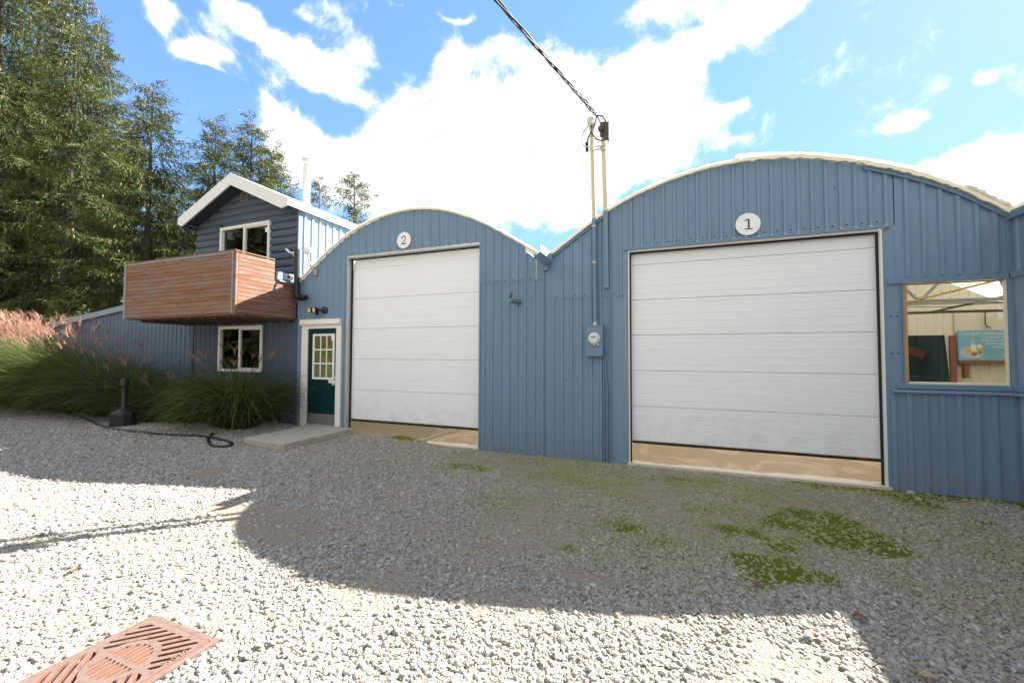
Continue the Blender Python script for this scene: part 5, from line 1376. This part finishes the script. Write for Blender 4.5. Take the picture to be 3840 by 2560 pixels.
# ------------------------------------------------------------------ spruces
m_bark = M('spruce_bark', (.055, .044, .036), .9, .25, 14, bmp=.5, bscale=40, st=(1, 1, .3))
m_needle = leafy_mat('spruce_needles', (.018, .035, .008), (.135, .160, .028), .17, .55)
m_cone = M('spruce_cone', (.27, .16, .085), .7, .2, 20)
def spruce_proto(H, Rm, seed, z0=1.2, dens=1.0, gap=.36):
    r = np.random.default_rng(seed)
    wood = MB(); cones = MB()
    wood.tube([(0, 0, -.3), (.03, 0, H*.25), (-.02, .03, H*.6), (0, 0, H*.86), (0, 0, H)], [.0125*H, .0095*H, .0055*H, .0025*H, .004], 9)
    z = z0
    tp, td, tl, tt = [], [], [], []
    while z < H*.992:
        f = 1-(z-z0)/(H-z0)
        nbr = r.integers(4, 7) if f > .12 else 4
        a0 = r.random()*6.28
        for k in range(nbr):
            a = a0+k*6.283/nbr+r.normal(0, .3)
            zb = z+r.normal(0, .16)
            L = Rm*(f**.78)*r.uniform(.5, 1.1)*(1.35 if r.random() < .22 else 1)+.12
            ns = max(4, int(L/.10)); t = np.linspace(0, 1, ns+1)
            rise = .30*(1-f)**1.2+.04; fall = (.30+.38*f)*r.uniform(.7, 1.2); tip = r.uniform(.10, .34)
            dz = L*(rise*t-fall*t**1.5+tip*t**4)
            bend = r.normal(0, .10)*L*t**2; ca, sa = math.cos(a), math.sin(a)
            B = np.stack([ca*L*t-sa*bend, sa*L*t+ca*bend, zb+dz], 1)
            if L > .4:
                st_ = max(1, ns//4); wood.tube([tuple(p) for p in B[::st_]], [max(.004, .020*L/3*(1-q)) for q in np.linspace(0, 1, len(B[::st_]))], 4, False)
            bt = np.clip(r.normal(.42, .17), 0, 1)
            for i in range(1, ns+1):
                if t[i] < .10 or r.random() > dens: continue
                tg = B[i]-B[i-1]; tg = tg/np.linalg.norm(tg); sd = np.array([-tg[1], tg[0], 0.])
                env = min(1, (1-t[i])*1.25+.12)*min(1, L/1.6)
                for s_ in (-1, 1):            # flat side twigs
                    ll = (.09+.38*env)*r.uniform(.55, 1.25)
                    dd = sd*s_*r.uniform(.6, 1.)+tg*r.uniform(.5, 1.)+np.array([0, 0, -r.uniform(0, .45)])
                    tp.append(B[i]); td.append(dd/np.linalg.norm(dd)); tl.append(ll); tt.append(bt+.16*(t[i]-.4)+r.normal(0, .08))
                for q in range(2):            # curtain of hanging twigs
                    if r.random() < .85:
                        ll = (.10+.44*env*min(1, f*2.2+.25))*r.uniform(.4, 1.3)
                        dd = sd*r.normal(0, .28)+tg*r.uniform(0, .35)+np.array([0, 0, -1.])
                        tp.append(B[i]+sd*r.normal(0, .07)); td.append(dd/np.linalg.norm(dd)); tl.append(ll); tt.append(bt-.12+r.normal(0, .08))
            if (f < .75 and r.random() < .26) or (f < .2 and r.random() < .35):
                for q in range(r.integers(1, 5)):
                    i = r.integers(max(1, ns//2), ns+1); p = B[i]+r.normal(0, .06, 3)
                    cones.lathe(tuple(p), [(.006, 0), (.018, -.03), (.020, -.08), (.008, -.13)], (0, 0, 1), 5)
        z += gap*r.uniform(.7, 1.3)*(1 if f > .2 else .6)
    P = np.array(tp); D = np.array(td); Lw = np.array(tl); tn = np.array(tt)
    cnt = np.maximum(2, (Lw/.042).astype(int)); rp = np.repeat(np.arange(len(P)), cnt)
    first = np.repeat(np.cumsum(cnt)-cnt, cnt); s = (np.arange(len(rp))-first+.3)/cnt[rp]
    base = P[rp]+D[rp]*(Lw[rp]*s)[:, None]; base[:, 2] -= Lw[rp]*s**2*.15
    n2 = len(base)
    D2 = D[rp]+r.normal(0, .30, (n2, 3)); D2 /= np.linalg.norm(D2, axis=1)[:, None]
    sd2 = np.cross(D2, r.normal(0, 1, (n2, 3))); sd2 /= np.linalg.norm(sd2, axis=1)[:, None]
    ln = r.uniform(.11, .20, n2)[:, None]; wd = r.uniform(.009, .017, n2)[:, None]
    V = np.stack([base, base+D2*ln*.4+sd2*wd, base+D2*ln, base+D2*ln*.45-sd2*wd], 1).reshape(-1, 3)
    Q = np.arange(n2*4).reshape(-1, 4)
    tone = np.clip(tn[rp]+.25*(s-.4)+r.normal(0, .06, n2), 0, 1)  # darker towards the inside: crown self-shade put into the needle tone
    print('spruce', seed, n2)
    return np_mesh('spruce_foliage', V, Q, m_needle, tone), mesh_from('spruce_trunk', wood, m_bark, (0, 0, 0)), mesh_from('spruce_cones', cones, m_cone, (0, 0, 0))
PROTO = [spruce_proto(17, 4.3, 1), spruce_proto(13, 3.5, 2), spruce_proto(9, 2.5, 3, dens=.9, gap=.40), spruce_proto(17, 4.0, 4, 1.4)]
PH = [17, 13, 9, 17]
for x, y, H, pi_, wsc, lb in [
    (-31.88, 3.00, 23.70, 0, 1.1, 'tall dense spruce at the far left edge of the picture'),
    (-33.80, 5.00, 25.17, 3, 1.05, 'tall spruce second from the left edge, its top out of view'),
    (-24.70, 3.00, 18.44, 0, 0.95, 'tall spruce with pale trunk showing, left of the cone topped one'),
    (-29.74, 6.00, 20.31, 3, 0.9, 'spruce whose narrow top is crowded with brown cones'),
    (-20.85, 4.00, 13.19, 1, 1.2, 'spruce with long layered branches nearest the house gable on its left'),
    (-30.93, 8.00, 15.94, 1, 1, 'shorter spruce filling the gap left of the layered one'),
    (-26.45, 9.00, 7.97, 2, 1.1, 'low spruce behind the left eave of the house'),
    (-22.21, 7.50, 13.86, 1, 1.15, 'spruce rising behind the gable peak on the left of a pair'),
    (-18.80, 7.00, 12.78, 1, 1.3, 'spruce rising behind the gable peak on the right of a pair'),
    (-19.91, 9.00, 12.73, 1, 1.25, 'drooping spruce behind the roof left of the flue pipe'),
    (-17.65, 10.00, 11.01, 2, 0.8, 'thin pale topped spruce just right of the flue pipe'),
    (-14.36, 9.00, 10.24, 2, 1.25, 'open branched spruce above the narrower arched roof'),
    (-46.93, 9.00, 18.83, 0, 1.1, 'dark spruce in the second row behind the far left trees'),
    (-44.33, 10.00, 17.79, 0, 1.1, 'dark spruce in the second row between the tall trunks'),
    (-38.19, 10.00, 15.05, 1, 1.2, 'dark spruce in the second row behind the cone topped one'),
    (-32.40, 11.00, 13.29, 1, 1.1, 'dark spruce in the second row behind the low shed roof'),
]:
    k = H/PH[pi_]; z = -.2
    t_ = thing('spruce_tree', lb, 'tree', (x, y, z), 'spruces behind the buildings')
    t_.rotation_euler = (0, 0, random.uniform(0, 6.28)); t_.scale = (k*wsc, k*wsc, k)
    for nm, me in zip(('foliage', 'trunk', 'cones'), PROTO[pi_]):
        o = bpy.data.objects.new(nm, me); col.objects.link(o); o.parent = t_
        if nm == 'cones': o['kind'] = 'stuff'

# far dark wood behind the viewpoint: what the window panes mirror
def tree_line():
    V0, Q0, t0 = [], [], []; me = PROTO[2][0]
    v = np.zeros(len(me.vertices)*3, np.float32); me.vertices.foreach_get('co', v); v = v.reshape(-1, 3)
    tn = np.zeros(len(me.polygons), np.float32); me.attributes['tone'].data.foreach_get('value', tn)
    sel = np.random.default_rng(3).random(len(tn)) < .6
    vv = v.reshape(-1, 4, 3)[sel].copy(); tn = tn[sel]
    c = vv.mean(1, keepdims=True); vv = c+(vv-c)*2.2
    for k in range(15):
        x = -66+k*2.5+random.uniform(-1, 1); y = -29+random.uniform(-4, 3); s_ = random.uniform(1.7, 2.2)
        a = random.uniform(0, 6.28); ca, sa = math.cos(a), math.sin(a)
        p = vv.reshape(-1, 3)*np.array([s_*1.35, s_*1.35, s_])
        V0.append(np.stack([p[:, 0]*ca-p[:, 1]*sa+x, p[:, 0]*sa+p[:, 1]*ca+y, p[:, 2]-.3], 1)); t0.append(tn)
    V = np.concatenate(V0); Q = np.arange(len(V)).reshape(-1, 4)
    o = bpy.data.objects.new('tree_line', np_mesh('tree_line', V, Q, m_needle, np.concatenate(t0))); col.objects.link(o)
    tag(o, 'far dark wood that the window panes mirror', 'trees', None, 'stuff')
tree_line()
